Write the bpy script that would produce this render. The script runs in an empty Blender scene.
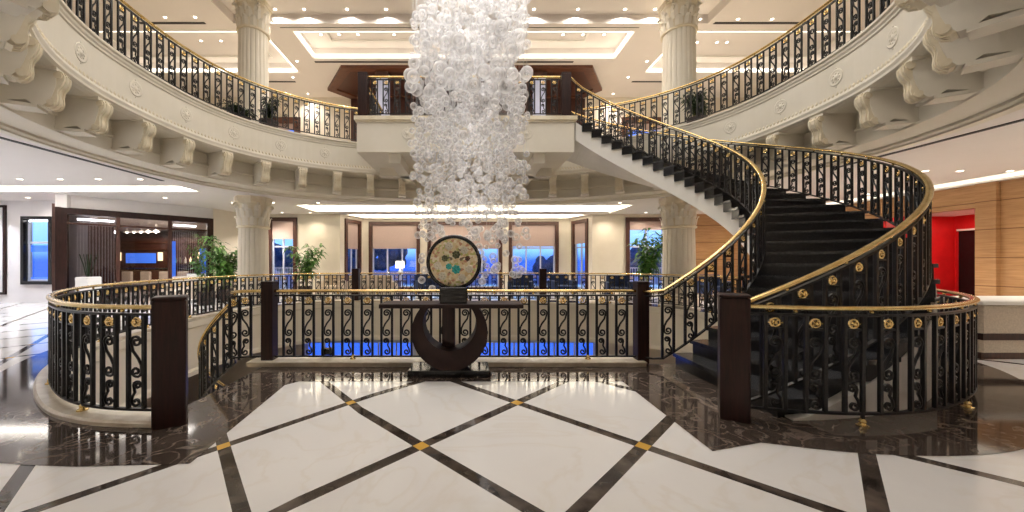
import bpy, bmesh, math, random
from mathutils import Vector, Matrix, geometry
random.seed(7)
PI = math.pi
S = bpy.context.scene
COL = S.collection
R = math.radians

# ------------------------------------------------------------------ camera, sky, lights, exposure
F = 360.0                      # focal length in pixels at 1024 wide
EYE = 1.38
cd = bpy.data.cameras.new('camera'); cam = bpy.data.objects.new('camera', cd); COL.objects.link(cam)
cam.location = (0, 0, EYE); cam.rotation_euler = (PI/2, 0, 0)
cd.sensor_width = 36; cd.lens = F*36/1024; cd.shift_x = 44/1024; cd.shift_y = 6/1024
cd.clip_start = 0.05; cd.clip_end = 300
S.camera = cam
S.view_settings.view_transform = 'Standard'; S.view_settings.look = 'None'
S.view_settings.gamma = 1; S.view_settings.use_curve_mapping = False
S.view_settings.exposure = 0.22
S.cycles.use_denoising = True
S.cycles.max_bounces = 8; S.cycles.diffuse_bounces = 4; S.cycles.glossy_bounces = 3
S.cycles.transparent_max_bounces = 24; S.cycles.transmission_bounces = 4
S.cycles.sample_clamp_indirect = 6; S.cycles.caustics_reflective = False; S.cycles.caustics_refractive = False

W = bpy.data.worlds.new('dusk_sky'); S.world = W; W.use_nodes = True
wn = W.node_tree; wn.nodes.clear()
wo = wn.nodes.new('ShaderNodeOutputWorld'); wb = wn.nodes.new('ShaderNodeBackground')
wc = wn.nodes.new('ShaderNodeTexCoord'); ws = wn.nodes.new('ShaderNodeSeparateXYZ'); wr = wn.nodes.new('ShaderNodeValToRGB')
wn.links.new(wc.outputs['Generated'], ws.inputs[0]); wn.links.new(ws.outputs['Z'], wr.inputs[0])
wn.links.new(wr.outputs[0], wb.inputs[0]); wn.links.new(wb.outputs[0], wo.inputs[0])
e = wr.color_ramp.elements
e[0].position = 0.0; e[0].color = (0.035, 0.12, 0.70, 1)
e[1].position = 0.40; e[1].color = (0.04, 0.13, 0.62, 1)
for p_, c_ in ((.004, (.04, .14, .75)), (.03, (.22, .48, 1.0)), (.09, (.34, .62, 1.0)), (.16, (.12, .30, .90))):
    k = wr.color_ramp.elements.new(p_); k.color = (*c_, 1)
wb.inputs[1].default_value = 1.7

def area(name, loc, size, power, color=(1, .88, .72), rot=(0, 0, 0), size_y=None, spread=180, parent=None, shape=None):
    l = bpy.data.lights.new(name, 'AREA'); l.energy = power; l.color = color
    l.size = size; l.spread = R(spread)
    if size_y: l.shape = 'RECTANGLE'; l.size_y = size_y
    if shape: l.shape = shape
    o = bpy.data.objects.new(name, l); COL.objects.link(o); o.location = loc; o.rotation_euler = rot
    if parent is not None: o.parent = parent
    return o
WARM = (1.0, .86, .68); NEUT = (1.0, .93, .84)
area('atrium_top_fill', (0.1, 6.2, 9.95), 9.0, 600, (1, .97, .93), size_y=7.0)  # added broad fill over the atrium, stands for no fitting
def fill_grid(name, xs, ys, z, power, color, size=.28):  # grid of unseen disc lights added as hall fill
    for x in xs:
        for y in ys: area(name, (x, y, z), size, power, color, spread=112, shape='DISK')
fill_grid('entrance_fill', (-9, -5, 5, 9), (-3.0, -.6), 3.43, 22, (1, .95, .89))  # fill added behind the camera
fill_grid('entrance_fill', (-2, 2), (-3.0,), 3.43, 34, (1, .95, .89))
fill_grid('left_hall_fill', (-16, -13, -10), (2.5, 5.5, 8.4, 11.2), 3.43, 44, (.78, .85, 1.0))  # bluish fill added for the pale left hall
fill_grid('right_hall_fill', (9.4, 12), (1.5, 4.5, 7.5, 11.0), 3.43, 34, (1, .93, .84))  # fill added for the right hall
fill_grid('back_hall_fill', (-8.3, -3.5, 0, 3.5, 8.2), (14.9,), 3.43, 36, (1, .93, .84))  # fill added to brighten the hall beyond the atrium
fill_grid('lower_hall_fill', (-6, 0, 6), (14,), -1.34, 30, NEUT)  # fill added for the storey below
# ------------------------------------------------------------------ materials
def mat(name, col, rough=.5, metal=0., spec=.5, coat=0., emit=None, estr=0., alpha=1.):
    m = bpy.data.materials.new(name); m.use_nodes = True
    b = m.node_tree.nodes['Principled BSDF']
    b.inputs['Base Color'].default_value = (*col, 1); b.inputs['Roughness'].default_value = rough
    b.inputs['Metallic'].default_value = metal; b.inputs['Specular IOR Level'].default_value = spec
    b.inputs['Coat Weight'].default_value = coat
    if emit: b.inputs['Emission Color'].default_value = (*emit, 1); b.inputs['Emission Strength'].default_value = estr
    b.inputs['Alpha'].default_value = alpha
    return m
def N(m, t, **kw):
    n = m.node_tree.nodes.new(t)
    for k, v in kw.items(): setattr(n, k, v)
    return n
def L(m, a, b): m.node_tree.links.new(a, b)
def bsdf(m): return m.node_tree.nodes['Principled BSDF']
def noisy(m, c1, c2, scale=5., detail=4., rough=.6, dist=0., lo=.35, hi=.65, stretch=(1, 1, 1)):
    tc = N(m, 'ShaderNodeTexCoord'); mp = N(m, 'ShaderNodeMapping'); mp.inputs['Scale'].default_value = stretch
    nz = N(m, 'ShaderNodeTexNoise'); nz.inputs['Scale'].default_value = scale; nz.inputs['Detail'].default_value = detail
    nz.inputs['Roughness'].default_value = rough; nz.inputs['Distortion'].default_value = dist
    cr = N(m, 'ShaderNodeValToRGB'); cr.color_ramp.elements[0].position = lo; cr.color_ramp.elements[1].position = hi
    cr.color_ramp.elements[0].color = (*c1, 1); cr.color_ramp.elements[1].color = (*c2, 1)
    L(m, tc.outputs['Object'], mp.inputs[0]); L(m, mp.outputs[0], nz.inputs[0]); L(m, nz.outputs[0], cr.inputs[0])
    L(m, cr.outputs[0], bsdf(m).inputs['Base Color'])
    return cr
M = {}
M['cream'] = mat('cream_plaster', (.76, .70, .58), .6); noisy(M['cream'], (.74, .68, .56), (.78, .72, .61), 1.5)
M['cream_trim'] = mat('cream_trim', (.74, .62, .40), .55); noisy(M['cream_trim'], (.70, .60, .42), (.79, .71, .55), 4)
M['ceil'] = mat('ceiling_paint', (.80, .73, .65), .7); noisy(M['ceil'], (.80, .75, .71), (.82, .77, .73), 1)
M['wall'] = mat('wall_paint', (.76, .67, .53), .6); noisy(M['wall'], (.75, .68, .57), (.79, .72, .61), 2)
M['wall_cool'] = mat('pale_wall_paint', (.74, .70, .68), .5); noisy(M['wall_cool'], (.72, .68, .67), (.76, .72, .70), 2)
M['white'] = mat('white_paint', (.85, .82, .76), .5); noisy(M['white'], (.83, .80, .74), (.87, .84, .78), 3)
M['stone'] = mat('cream_stone', (.72, .64, .50), .3); noisy(M['stone'], (.62, .53, .40), (.78, .70, .57), 6)
M['iron'] = mat('black_iron', (.010, .009, .010), .35, 0, spec=.35); noisy(M['iron'], (.009, .009, .010), (.018, .016, .016), 30)
M['brass'] = mat('polished_brass', (.82, .62, .27), .22, 1.0); noisy(M['brass'], (.74, .53, .20), (.90, .71, .36), 8)
M['mahogany'] = mat('dark_mahogany', (.03, .010, .008), .4, spec=.3); noisy(M['mahogany'], (.013, .0045, .0035), (.032, .010, .007), 6, stretch=(6, 6, .6))
M['darkwood'] = mat('dark_wood', (.06, .022, .014), .4); noisy(M['darkwood'], (.045, .016, .010), (.09, .032, .020), 5, stretch=(6, 6, .6))
M['redwood'] = mat('reddish_wood', (.17, .055, .022), .4); noisy(M['redwood'], (.075, .024, .011), (.14, .048, .022), 5, stretch=(1, 6, 6))
M['granite'] = mat('black_granite', (.008, .008, .010), .3, spec=.4); noisy(M['granite'], (.006, .006, .007), (.028, .028, .032), 40, lo=.5, hi=.8)
M['lip_sheen'] = mat('tread_lip_sheen', (.04, .04, .042), .18); noisy(M['lip_sheen'], (.03, .03, .032), (.055, .055, .058), 20)  # lighter grey paints the reflection along each step's lip
M['console'] = mat('espresso_lacquer', (.020, .010, .009), .3); noisy(M['console'], (.018, .008, .007), (.030, .014, .011), 8); bsdf(M['console']).inputs['Roughness'].default_value = .5; bsdf(M['console']).inputs['Specular IOR Level'].default_value = .25
M['blackgloss'] = mat('black_lacquer', (.006, .006, .007), .18); noisy(M['blackgloss'], (.005, .005, .006), (.010, .009, .010), 8)
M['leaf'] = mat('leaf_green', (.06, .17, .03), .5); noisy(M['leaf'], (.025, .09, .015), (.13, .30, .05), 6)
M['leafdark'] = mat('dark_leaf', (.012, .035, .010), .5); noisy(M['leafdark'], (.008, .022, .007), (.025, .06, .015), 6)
M['stem'] = mat('cane_stem', (.16, .17, .05), .6); noisy(M['stem'], (.12, .12, .04), (.22, .22, .07), 10)
M['pot'] = mat('dark_pot', (.05, .03, .025), .4); noisy(M['pot'], (.04, .025, .02), (.07, .04, .03), 8)
M['beige_fabric'] = mat('beige_fabric', (.55, .46, .36), .85); noisy(M['beige_fabric'], (.50, .42, .33), (.60, .51, .40), 40)
M['navy_fabric'] = mat('navy_fabric', (.015, .03, .085), .8); noisy(M['navy_fabric'], (.012, .024, .07), (.02, .04, .11), 40)
M['rust_fabric'] = mat('rust_fabric', (.25, .07, .02), .8); noisy(M['rust_fabric'], (.20, .055, .018), (.30, .09, .03), 30)
M['red'] = mat('red_lacquer', (.65, .012, .015), .35); noisy(M['red'], (.60, .010, .013), (.70, .015, .018), 3)
M['slot'] = mat('dark_slot', (.035, .03, .03), .6); noisy(M['slot'], (.03, .026, .026), (.045, .04, .04), 20)
M['blind'] = mat('roller_blind_cloth', (.50, .38, .34), .8); noisy(M['blind'], (.46, .35, .31), (.54, .41, .37), 60)
M['sash'] = mat('white_sash', (.55, .60, .72), .4); noisy(M['sash'], (.53, .58, .70), (.57, .62, .74), 10)
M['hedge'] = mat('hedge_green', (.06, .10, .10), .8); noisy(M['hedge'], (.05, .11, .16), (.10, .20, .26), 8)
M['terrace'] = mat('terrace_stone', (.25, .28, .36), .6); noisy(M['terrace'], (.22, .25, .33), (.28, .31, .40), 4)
M['shade'] = mat('lampshade_cloth', (.9, .85, .75), .8, emit=(1, .9, .72), estr=1.6)
M['cove'] = mat('cove_strip', (1, .95, .85), .5, emit=(1, .90, .72), estr=7.0)
M['cove_cool'] = mat('cool_cove_strip', (1, .97, .95), .5, emit=(1, .95, .90), estr=7.0)
M['cove_dim'] = mat('soft_cove_strip', (1, .95, .85), .5, emit=(1, .92, .78), estr=3.2)
M['cove_soft'] = mat('faint_cove_strip', (1, .95, .85), .5, emit=(1, .93, .82), estr=.9)
M['lamp'] = mat('lamp_lens', (1, .95, .85), .3, emit=(1, .90, .75), estr=10.0)
M['lantern'] = mat('lantern_glass', (.35, .36, .45), .3, emit=(.62, .64, .85), estr=.22)
M['blue_light'] = mat('blue_backlit_glass', (.05, .15, .6), .3, emit=(.06, .22, .95), estr=.8)
M['amber'] = mat('amber_lamp_glass', (.9, .7, .4), .3, emit=(1, .75, .40), estr=2.2)
M['rope'] = mat('crystal_string', (.8, .78, .75), .3)
M['wire'] = mat('thin_steel_wire', (.6, .6, .6), .3, 1.0)

def glass(name, tint, gl=.12):
    m = bpy.data.materials.new(name); m.use_nodes = True; nt = m.node_tree; nt.nodes.clear()
    o = nt.nodes.new('ShaderNodeOutputMaterial'); t = nt.nodes.new('ShaderNodeBsdfTransparent'); g = nt.nodes.new('ShaderNodeBsdfGlossy')
    x = nt.nodes.new('ShaderNodeMixShader'); t.inputs[0].default_value = (*tint, 1); g.inputs['Roughness'].default_value = .03
    x.inputs[0].default_value = gl
    nt.links.new(t.outputs[0], x.inputs[1]); nt.links.new(g.outputs[0], x.inputs[2]); nt.links.new(x.outputs[0], o.inputs[0])
    return m
M['glass'] = glass('window_glass', (.92, .95, 1.0), .06)
M['shopglass'] = glass('shop_glass', (.85, .84, .88), .05)
# blown glass bubbles: milky translucent wall, denser towards the rim, glossy skin
def bubble():
    m = bpy.data.materials.new('blown_glass'); m.use_nodes = True; nt = m.node_tree; nt.nodes.clear()
    o = nt.nodes.new('ShaderNodeOutputMaterial'); t = nt.nodes.new('ShaderNodeBsdfTransparent')
    d = nt.nodes.new('ShaderNodeBsdfPrincipled'); d.inputs['Base Color'].default_value = (.97, .96, .96, 1); d.inputs['Roughness'].default_value = .1
    d.inputs['Specular IOR Level'].default_value = .9
    tr = nt.nodes.new('ShaderNodeBsdfTranslucent'); tr.inputs[0].default_value = (.97, .96, .96, 1)
    a = nt.nodes.new('ShaderNodeMixShader'); a.inputs[0].default_value = .45
    nt.links.new(d.outputs[0], a.inputs[1]); nt.links.new(tr.outputs[0], a.inputs[2])
    lw = nt.nodes.new('ShaderNodeLayerWeight'); lw.inputs[0].default_value = .35
    mr = nt.nodes.new('ShaderNodeMapRange'); mr.inputs[3].default_value = .22; mr.inputs[4].default_value = .92
    nt.links.new(lw.outputs['Facing'], mr.inputs[0])
    x = nt.nodes.new('ShaderNodeMixShader'); nt.links.new(mr.outputs[0], x.inputs[0])
    nt.links.new(t.outputs[0], x.inputs[1]); nt.links.new(a.outputs[0], x.inputs[2]); nt.links.new(x.outputs[0], o.inputs[0])
    return m
M['bubble'] = bubble()

def marble(name, c1, c2, vein, vs=2.2, rough=.07, vlo=.47, vw=.03):
    m = mat(name, c1, rough, spec=.55)
    cr = noisy(m, c1, c2, 1.4, 6, .65, 1.0, .3, .7)
    tc = N(m, 'ShaderNodeTexCoord'); nz = N(m, 'ShaderNodeTexNoise'); nz.inputs['Scale'].default_value = vs; nz.inputs['Detail'].default_value = 7
    nz.inputs['Distortion'].default_value = 1.5; L(m, tc.outputs['Object'], nz.inputs[0])
    r2 = N(m, 'ShaderNodeValToRGB'); el = r2.color_ramp.elements
    el[0].position = vlo-vw; el[0].color = (0, 0, 0, 1); el[1].position = vlo; el[1].color = (1, 1, 1, 1)
    q = el.new(vlo+vw); q.color = (0, 0, 0, 1)
    mx = N(m, 'ShaderNodeMix', data_type='RGBA'); L(m, nz.outputs[0], r2.inputs[0]); L(m, r2.outputs[0], mx.inputs[0])
    L(m, cr.outputs[0], mx.inputs[6]); mx.inputs[7].default_value = (*vein, 1)
    L(m, mx.outputs[2], bsdf(m).inputs['Base Color'])
    return m, mx
M['emperador'], _ = marble('dark_emperador_marble', (.040, .028, .022), (.095, .070, .056), (.20, .16, .13), 2.6, .07, .5, .02)
# white marble with a diagonal grid of dark strips and brass-yellow squares where they cross
def floor_mat():
    m, mx = marble('white_marble_floor', (.745, .715, .685), (.775, .75, .72), (.73, .69, .64), .9, .10, .5, .03)
    tc = N(m, 'ShaderNodeTexCoord'); sp = N(m, 'ShaderNodeSeparateXYZ'); L(m, tc.outputs['Object'], sp.inputs[0])
    P = 1.666
    def math_(op, a, b=None):
        n = N(m, 'ShaderNodeMath', operation=op)
        for i, v in enumerate((a, b)):
            if v is None: continue
            if isinstance(v, (int, float)): n.inputs[i].default_value = v
            else: L(m, v, n.inputs[i])
        return n.outputs[0]
    # the tiles left of the middle bay are laid a little narrower
    xw = math_('MINIMUM', sp.outputs['X'], math_('SUBTRACT', math_('MULTIPLY', math_('ADD', sp.outputs['X'], 1.0), 1.22), 1.0))
    def dist(op, off):
        s = math_(op, xw, sp.outputs['Y'])
        f = math_('FRACT', math_('ADD', math_('DIVIDE', math_('SUBTRACT', s, off), P), 100.5))
        return math_('MULTIPLY', math_('ABSOLUTE', math_('SUBTRACT', f, .5)), P/math.sqrt(2))
    a = math_('LESS_THAN', dist('ADD', 2.35), .046); b = math_('LESS_THAN', dist('SUBTRACT', -3.053), .046)
    anyl = math_('MAXIMUM', a, b); both = math_('MINIMUM', a, b)
    nz = N(m, 'ShaderNodeTexNoise'); nz.inputs['Scale'].default_value = 5; nz.inputs['Detail'].default_value = 8; L(m, tc.outputs['Object'], nz.inputs[0])
    cr = N(m, 'ShaderNodeValToRGB'); cr.color_ramp.elements[0].position = .35; cr.color_ramp.elements[1].position = .75
    cr.color_ramp.elements[0].color = (.020, .014, .011, 1); cr.color_ramp.elements[1].color = (.13, .10, .08, 1); L(m, nz.outputs[0], cr.inputs[0])
    m1 = N(m, 'ShaderNodeMix', data_type='RGBA'); L(m, anyl, m1.inputs[0]); L(m, mx.outputs[2], m1.inputs[6]); L(m, cr.outputs[0], m1.inputs[7])
    m2 = N(m, 'ShaderNodeMix', data_type='RGBA'); L(m, both, m2.inputs[0]); L(m, m1.outputs[2], m2.inputs[6]); m2.inputs[7].default_value = (.62, .36, .07, 1)
    L(m, m2.outputs[2], bsdf(m).inputs['Base Color'])
    return m
M['floor'] = floor_mat()
# honey wood panelling with horizontal joints
def woodwall():
    m = mat('honey_wood_panels', (.48, .24, .08), .45)
    cr = noisy(m, (.34, .18, .075), (.46, .26, .12), 2.5, 6, stretch=(.7, .7, 9))
    tc = N(m, 'ShaderNodeTexCoord'); sp = N(m, 'ShaderNodeSeparateXYZ'); L(m, tc.outputs['Object'], sp.inputs[0])
    d = N(m, 'ShaderNodeMath', operation='DIVIDE'); L(m, sp.outputs['Z'], d.inputs[0]); d.inputs[1].default_value = .74
    f = N(m, 'ShaderNodeMath', operation='FRACT'); L(m, d.outputs[0], f.inputs[0])
    g = N(m, 'ShaderNodeMath', operation='LESS_THAN'); L(m, f.outputs[0], g.inputs[0]); g.inputs[1].default_value = .03
    mx = N(m, 'ShaderNodeMix', data_type='RGBA'); L(m, g.outputs[0], mx.inputs[0]); L(m, cr.outputs[0], mx.inputs[6]); mx.inputs[7].default_value = (.16, .07, .02, 1)
    L(m, mx.outputs[2], bsdf(m).inputs['Base Color'])
    return m
M['honey'] = woodwall()
def mosaic():
    m = mat('mosaic_glass', (.7, .6, .4), .3)
    tc = N(m, 'ShaderNodeTexCoord'); v = N(m, 'ShaderNodeTexVoronoi'); v.inputs['Scale'].default_value = 34; L(m, tc.outputs['Object'], v.inputs[0])
    sp = N(m, 'ShaderNodeSeparateColor'); L(m, v.outputs['Color'], sp.inputs[0])
    cr = N(m, 'ShaderNodeValToRGB'); cr.color_ramp.interpolation = 'CONSTANT'; L(m, sp.outputs[0], cr.inputs[0])
    el = cr.color_ramp.elements
    el[0].position = 0; el[0].color = (.80, .68, .42, 1); el[1].position = .25; el[1].color = (.72, .54, .30, 1)
    for p, c in ((.42, (.88, .80, .62)), (.6, (.55, .55, .20)), (.72, (.60, .32, .20)), (.84, (.85, .72, .50)), (.94, (.25, .20, .12))):
        q = el.new(p); q.color = (*c, 1)
    L(m, cr.outputs[0], bsdf(m).inputs['Base Color'])
    return m
M['mosaic'] = mosaic()
M['teal'] = mat('teal_glass', (.05, .50, .48), .25); noisy(M['teal'], (.04, .42, .40), (.12, .62, .58), 30)
M['olive'] = mat('olive_glass', (.12, .13, .05), .3); noisy(M['olive'], (.08, .085, .03), (.20, .20, .09), 30)

# ------------------------------------------------------------------ mesh helpers
class MB:
    def __init__(s): s.v = []; s.f = []
    def add(s, vs, fs):
        b = len(s.v); s.v += [tuple(v) for v in vs]; s.f += [tuple(i+b for i in f) for f in fs]; return s
    def box(s, x0, x1, y0, y1, z0, z1):
        return s.add([(x0,y0,z0),(x1,y0,z0),(x1,y1,z0),(x0,y1,z0),(x0,y0,z1),(x1,y0,z1),(x1,y1,z1),(x0,y1,z1)],
                     [(0,3,2,1),(4,5,6,7),(0,1,5,4),(1,2,6,5),(2,3,7,6),(3,0,4,7)])
    def cbox(s, x0, x1, y0, y1, z0, z1, c=.01):      # box with chamfered vertical edges and top
        pts = [(x0+c,y0),(x1-c,y0),(x1,y0+c),(x1,y1-c),(x1-c,y1),(x0+c,y1),(x0,y1-c),(x0,y0+c)]
        mx, my = (x0+x1)/2, (y0+y1)/2
        def inset(p): return (mx+(p[0]-mx)*(1-c/max(.001,(x1-x0)/2)), my+(p[1]-my)*(1-c/max(.001,(y1-y0)/2)))
        vs = [(*p, z0) for p in pts]+[(*p, z1-c) for p in pts]+[(*inset(p), z1) for p in pts]
        fs = [tuple(range(7,-1,-1)), tuple(range(16,24))]
        for r in (0, 8):
            for i in range(8): j = (i+1) % 8; fs.append((r+i, r+j, r+8+j, r+8+i))
        return s.add(vs, fs)
    def slab(s, p0, p1, z0, z1, t, side=1):           # vertical slab on plan line p0->p1, thickness t to the left (side=1)
        p0 = Vector(p0); p1 = Vector(p1); d = (p1-p0).normalized(); n = Vector((-d.y, d.x))*t*side
        a, b, c, e_ = p0, p1, p1+n, p0+n
        return s.add([(*q, z0) for q in (a,b,c,e_)]+[(*q, z1) for q in (a,b,c,e_)],
                     [(0,3,2,1),(4,5,6,7),(0,1,5,4),(1,2,6,5),(2,3,7,6),(3,0,4,7)])
    def prism(s, poly, z0, z1):
        n = len(poly)
        vs = [(*p, z0) for p in poly]+[(*p, z1) for p in poly]
        return s.add(vs, [tuple(range(n-1,-1,-1)), tuple(range(n,2*n))]+[(i,(i+1)%n,n+(i+1)%n,n+i) for i in range(n)])
    def tube(s, pts, r, n=8, closed=False, rz=None, taper=None):
        pts = [Vector(p) for p in pts]; m = len(pts); vs = []
        for i, p in enumerate(pts):
            a = pts[i-1] if (i > 0 or closed) else p; b = pts[(i+1) % m] if (i < m-1 or closed) else p
            t = (b-a).normalized() if (b-a).length > 1e-9 else Vector((1,0,0))
            up = Vector((0,0,1)) if abs(t.z) < .95 else Vector((0,1,0))
            if s.__dict__.get('flat'): up = Vector((0,1,0))
            u = t.cross(up).normalized(); w = u.cross(t)
            rr = r if taper is None else r*(1+(taper-1)*i/(m-1))
            for k in range(n):
                g = 2*PI*(k+.5)/n
                vs.append(p+u*math.cos(g)*rr+w*math.sin(g)*(rz or rr))
        fs = []
        for i in range(m if closed else m-1):
            j = (i+1) % m
            for k in range(n): fs.append((i*n+k, i*n+(k+1)%n, j*n+(k+1)%n, j*n+k))
        if not closed: fs += [tuple(range(n-1,-1,-1)), tuple((m-1)*n+k for k in range(n))]
        return s.add(vs, fs)
    def lathe(s, prof, cx=0, cy=0, n=20, mod=None, cap=True):
        vs = []; m = len(prof)
        for r, z in prof:
            for k in range(n):
                a = 2*PI*k/n; q = r*(mod(a, z) if mod else 1); vs.append((cx+q*math.cos(a), cy+q*math.sin(a), z))
        fs = [(i*n+k, i*n+(k+1)%n, (i+1)*n+(k+1)%n, (i+1)*n+k) for i in range(m-1) for k in range(n)]
        if cap: fs += [tuple(range(n-1,-1,-1)), tuple((m-1)*n+k for k in range(n))]
        return s.add(vs, fs)
    def sweep(s, path, norms, prof, closed=False, closeprof=True):   # profile (d along normal, dz) swept on path of 3d points
        n = len(prof); m = len(path); vs = []
        for p, q in zip(path, norms):
            for d, z in prof: vs.append((p[0]+q[0]*d, p[1]+q[1]*d, p[2]+z))
        fs = []
        for i in range(m if closed else m-1):
            j = (i+1) % m
            for k in range(n if closeprof else n-1): fs.append((i*n+k, j*n+k, j*n+(k+1)%n, i*n+(k+1)%n))
        if not closed and closeprof: fs += [tuple(range(n)), tuple((m-1)*n+k for k in range(n-1,-1,-1))]
        return s.add(vs, fs)
    def ball(s, c, r, n=10, m=6, sz=1.):
        vs = [(c[0], c[1], c[2]+r*sz)]
        for i in range(1, m):
            a = PI*i/m
            for k in range(n): g = 2*PI*k/n; vs.append((c[0]+r*math.sin(a)*math.cos(g), c[1]+r*math.sin(a)*math.sin(g), c[2]+r*sz*math.cos(a)))
        vs.append((c[0], c[1], c[2]-r*sz)); e_ = len(vs)-1; fs = []
        for k in range(n): fs.append((0, 1+k, 1+(k+1)%n)); fs.append((e_, 1+(m-2)*n+(k+1)%n, 1+(m-2)*n+k))
        for i in range(m-2):
            for k in range(n): fs.append((1+i*n+k, 1+(i+1)*n+k, 1+(i+1)*n+(k+1)%n, 1+i*n+(k+1)%n))
        return s.add(vs, fs)
    def tess(s, loops, z, flip=False):                # flat polygon with holes
        tri = geometry.tessellate_polygon([[Vector((*p, 0)) for p in lp] for lp in loops])
        vs = [(*p, z) for lp in loops for p in lp]
        return s.add(vs, tri)
    def build(s, name, m, parent=None, smooth=False, recalc=True, loc=None):
        me = bpy.data.meshes.new(name); me.from_pydata(s.v, [], s.f); me.update()
        if recalc:
            bm = bmesh.new(); bm.from_mesh(me); bmesh.ops.recalc_face_normals(bm, faces=bm.faces); bm.to_mesh(me); bm.free()
        if smooth:
            for p in me.polygons: p.use_smooth = True
        me.materials.append(M[m] if isinstance(m, str) else m)
        return link(name, me, parent, loc)
def link(name, me, parent=None, loc=None, rz=0):
    o = bpy.data.objects.new(name, me); COL.objects.link(o)
    if parent is not None:
        o.parent = parent
        if loc is None:                               # vertices are in world space: undo the parent's place
            o.location = -world_loc(parent)
        else: o.location = Vector(loc)-world_loc(parent)
    elif loc is not None: o.location = loc
    o.rotation_euler = (0, 0, rz)
    return o
def world_loc(o):
    v = Vector((0, 0, 0))
    while o is not None: v += o.location; o = o.parent
    return v
def thing(name, label, cat, loc=(0, 0, 0), group=None):
    o = bpy.data.objects.new(name, None); COL.objects.link(o); o.location = loc; o.empty_display_size = .2
    o['label'] = label; o['category'] = cat
    if group: o['group'] = group
    return o
def tag(o, label, cat, group=None):
    o['label'] = label; o['category'] = cat
    if group: o['group'] = group
    return o
def struct(o, label=None, cat=None):
    o['kind'] = 'structure'
    if label: o['label'] = label
    if cat: o['category'] = cat
    return o
def stuff(o): o['kind'] = 'stuff'; return o

# ------------------------------------------------------------------ paths
def at(px, Y): return (px-468)/F*Y                     # plan x of an image column at depth Y
class Path:
    def __init__(s, pts, closed=False):
        s.p = [Vector(p) for p in pts]; s.closed = closed
        if closed: s.p.append(s.p[0].copy())
        s.c = [0.]
        for a, b in zip(s.p, s.p[1:]): s.c.append(s.c[-1]+(b-a).xy.length)
        s.len = s.c[-1]
    def at(s, d):
        d = max(0, min(s.len, d)); lo = 0; hi = len(s.c)-2
        while lo < hi:
            mid = (lo+hi+1)//2
            if s.c[mid] <= d: lo = mid
            else: hi = mid-1
        a, b = s.p[lo], s.p[lo+1]; l = s.c[lo+1]-s.c[lo]
        return a.lerp(b, (d-s.c[lo])/l if l > 1e-9 else 0)
    def tan(s, d):
        a, b = s.at(d-.03), s.at(d+.03); t = (b-a).xy
        return t.normalized()
    def sample(s, n):
        ds = [s.len*i/n for i in range(n if s.closed else n+1)]
        return [s.at(d) for d in ds], [Vector((-s.tan(d).y, s.tan(d).x)) for d in ds], ds
def catmull(pts, n=10):
    P = [Vector((*p, 0)) if len(p) == 2 else Vector(p) for p in pts]; out = []
    for i in range(len(P)-1):
        a = P[max(0, i-1)]; b = P[i]; c = P[i+1]; d = P[min(len(P)-1, i+2)]
        for k in range(n):
            t = k/n
            out.append(.5*((2*b)+(c-a)*t+(2*a-5*b+4*c-d)*t*t+(3*b-a-3*c+d)*t**3))
    out.append(P[-1]); return out
def offset_plan(pts, d):                               # offset to the left of travel
    out = []
    for i, p in enumerate(pts):
        a = pts[max(0, i-1)]; b = pts[min(len(pts)-1, i+1)]; t = (Vector(b)-Vector(a)).xy.normalized()
        out.append((p[0]-t.y*d, p[1]+t.x*d))
    return out
Lg = catmull([(-2.58,3.10),(-3.26,3.17),(-3.92,3.46),(-4.78,4.12),(-5.48,4.88),(-6.10,5.9),(-6.50,7.3),(-6.65,9.0),(-6.40,10.6),(-5.6,11.85),(-4.8,12.35),(-3.9,12.55)])
Rg = catmull([(2.36,3.20),(2.9,3.06),(3.5,3.03),(4.1,3.14),(4.75,3.42),(5.4,3.84),(6.05,4.45),(6.6,5.2),(6.95,6.4),(7.05,7.6),(6.95,8.9),(6.55,10.2),(5.8,11.35),(4.7,12.1),(2.6,12.55)])
RC = (2.75, 7.0); RIN, ROUT = 2.30, 3.85; TH0, DTH, RISE = -98.0, 6.27, .17
TS0, DS = -90.0, 6.05
LC = (-2.75, 6.70); LIN, LOUT = 1.80, 3.15
H2 = 5.10                                             # upper floor
ZC = 3.46                                             # hall ceiling
ZU, ZD = 9.75, 10.05                                  # upper ceiling, raised centre
def rpt(th, r): a = R(th); return (RC[0]+r*math.cos(a), RC[1]+r*math.sin(a))
def lpt(th, r): a = R(th); return (LC[0]+r*math.cos(a), LC[1]+r*math.sin(a))
VOID = [(-2.70,4.98),(2.28,4.98)]+[rpt(t, 2.14) for t in range(-98, -19, 8)]+[(5.6,6.8),(6.4,7.5),(6.75,8.5),(6.6,9.7),(6.0,10.95),(4.7,11.95),(2.6,12.42)]
VOID += [p for p in reversed([q for q in offset_plan([tuple(v.xy) for v in Lg], -.12)])][:-4]+[(-2.95,3.30),(-2.70,3.28)]

# ------------------------------------------------------------------ floors and dark border
f = MB(); f.tess([[(-19,-5),(17,-5),(17,22),(-19,22)], VOID], 0.0); struct(f.build('floor', 'floor', recalc=False))
lo_a = offset_plan([tuple(v.xy) for v in Lg], .68); lo_b = offset_plan([tuple(v.xy) for v in Lg], .52)
lo = [(a[0]+(b_[0]-a[0])*min(1, max(0, (i-15)/25)), a[1]+(b_[1]-a[1])*min(1, max(0, (i-15)/25))) for i, (a, b_) in enumerate(zip(lo_a, lo_b))]
bo = [(-2.06,4.15),(-1.90,2.46)]+lo+list(reversed(offset_plan([tuple(v.xy) for v in Rg], -.47)))+[(1.78,2.62),(1.78,4.15)]
bvoid = [(p[0], p[1]) for p in VOID]
f = MB(); f.tess([bo, bvoid], 0.003); struct(f.build('floor_border', 'emperador', recalc=False))
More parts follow.
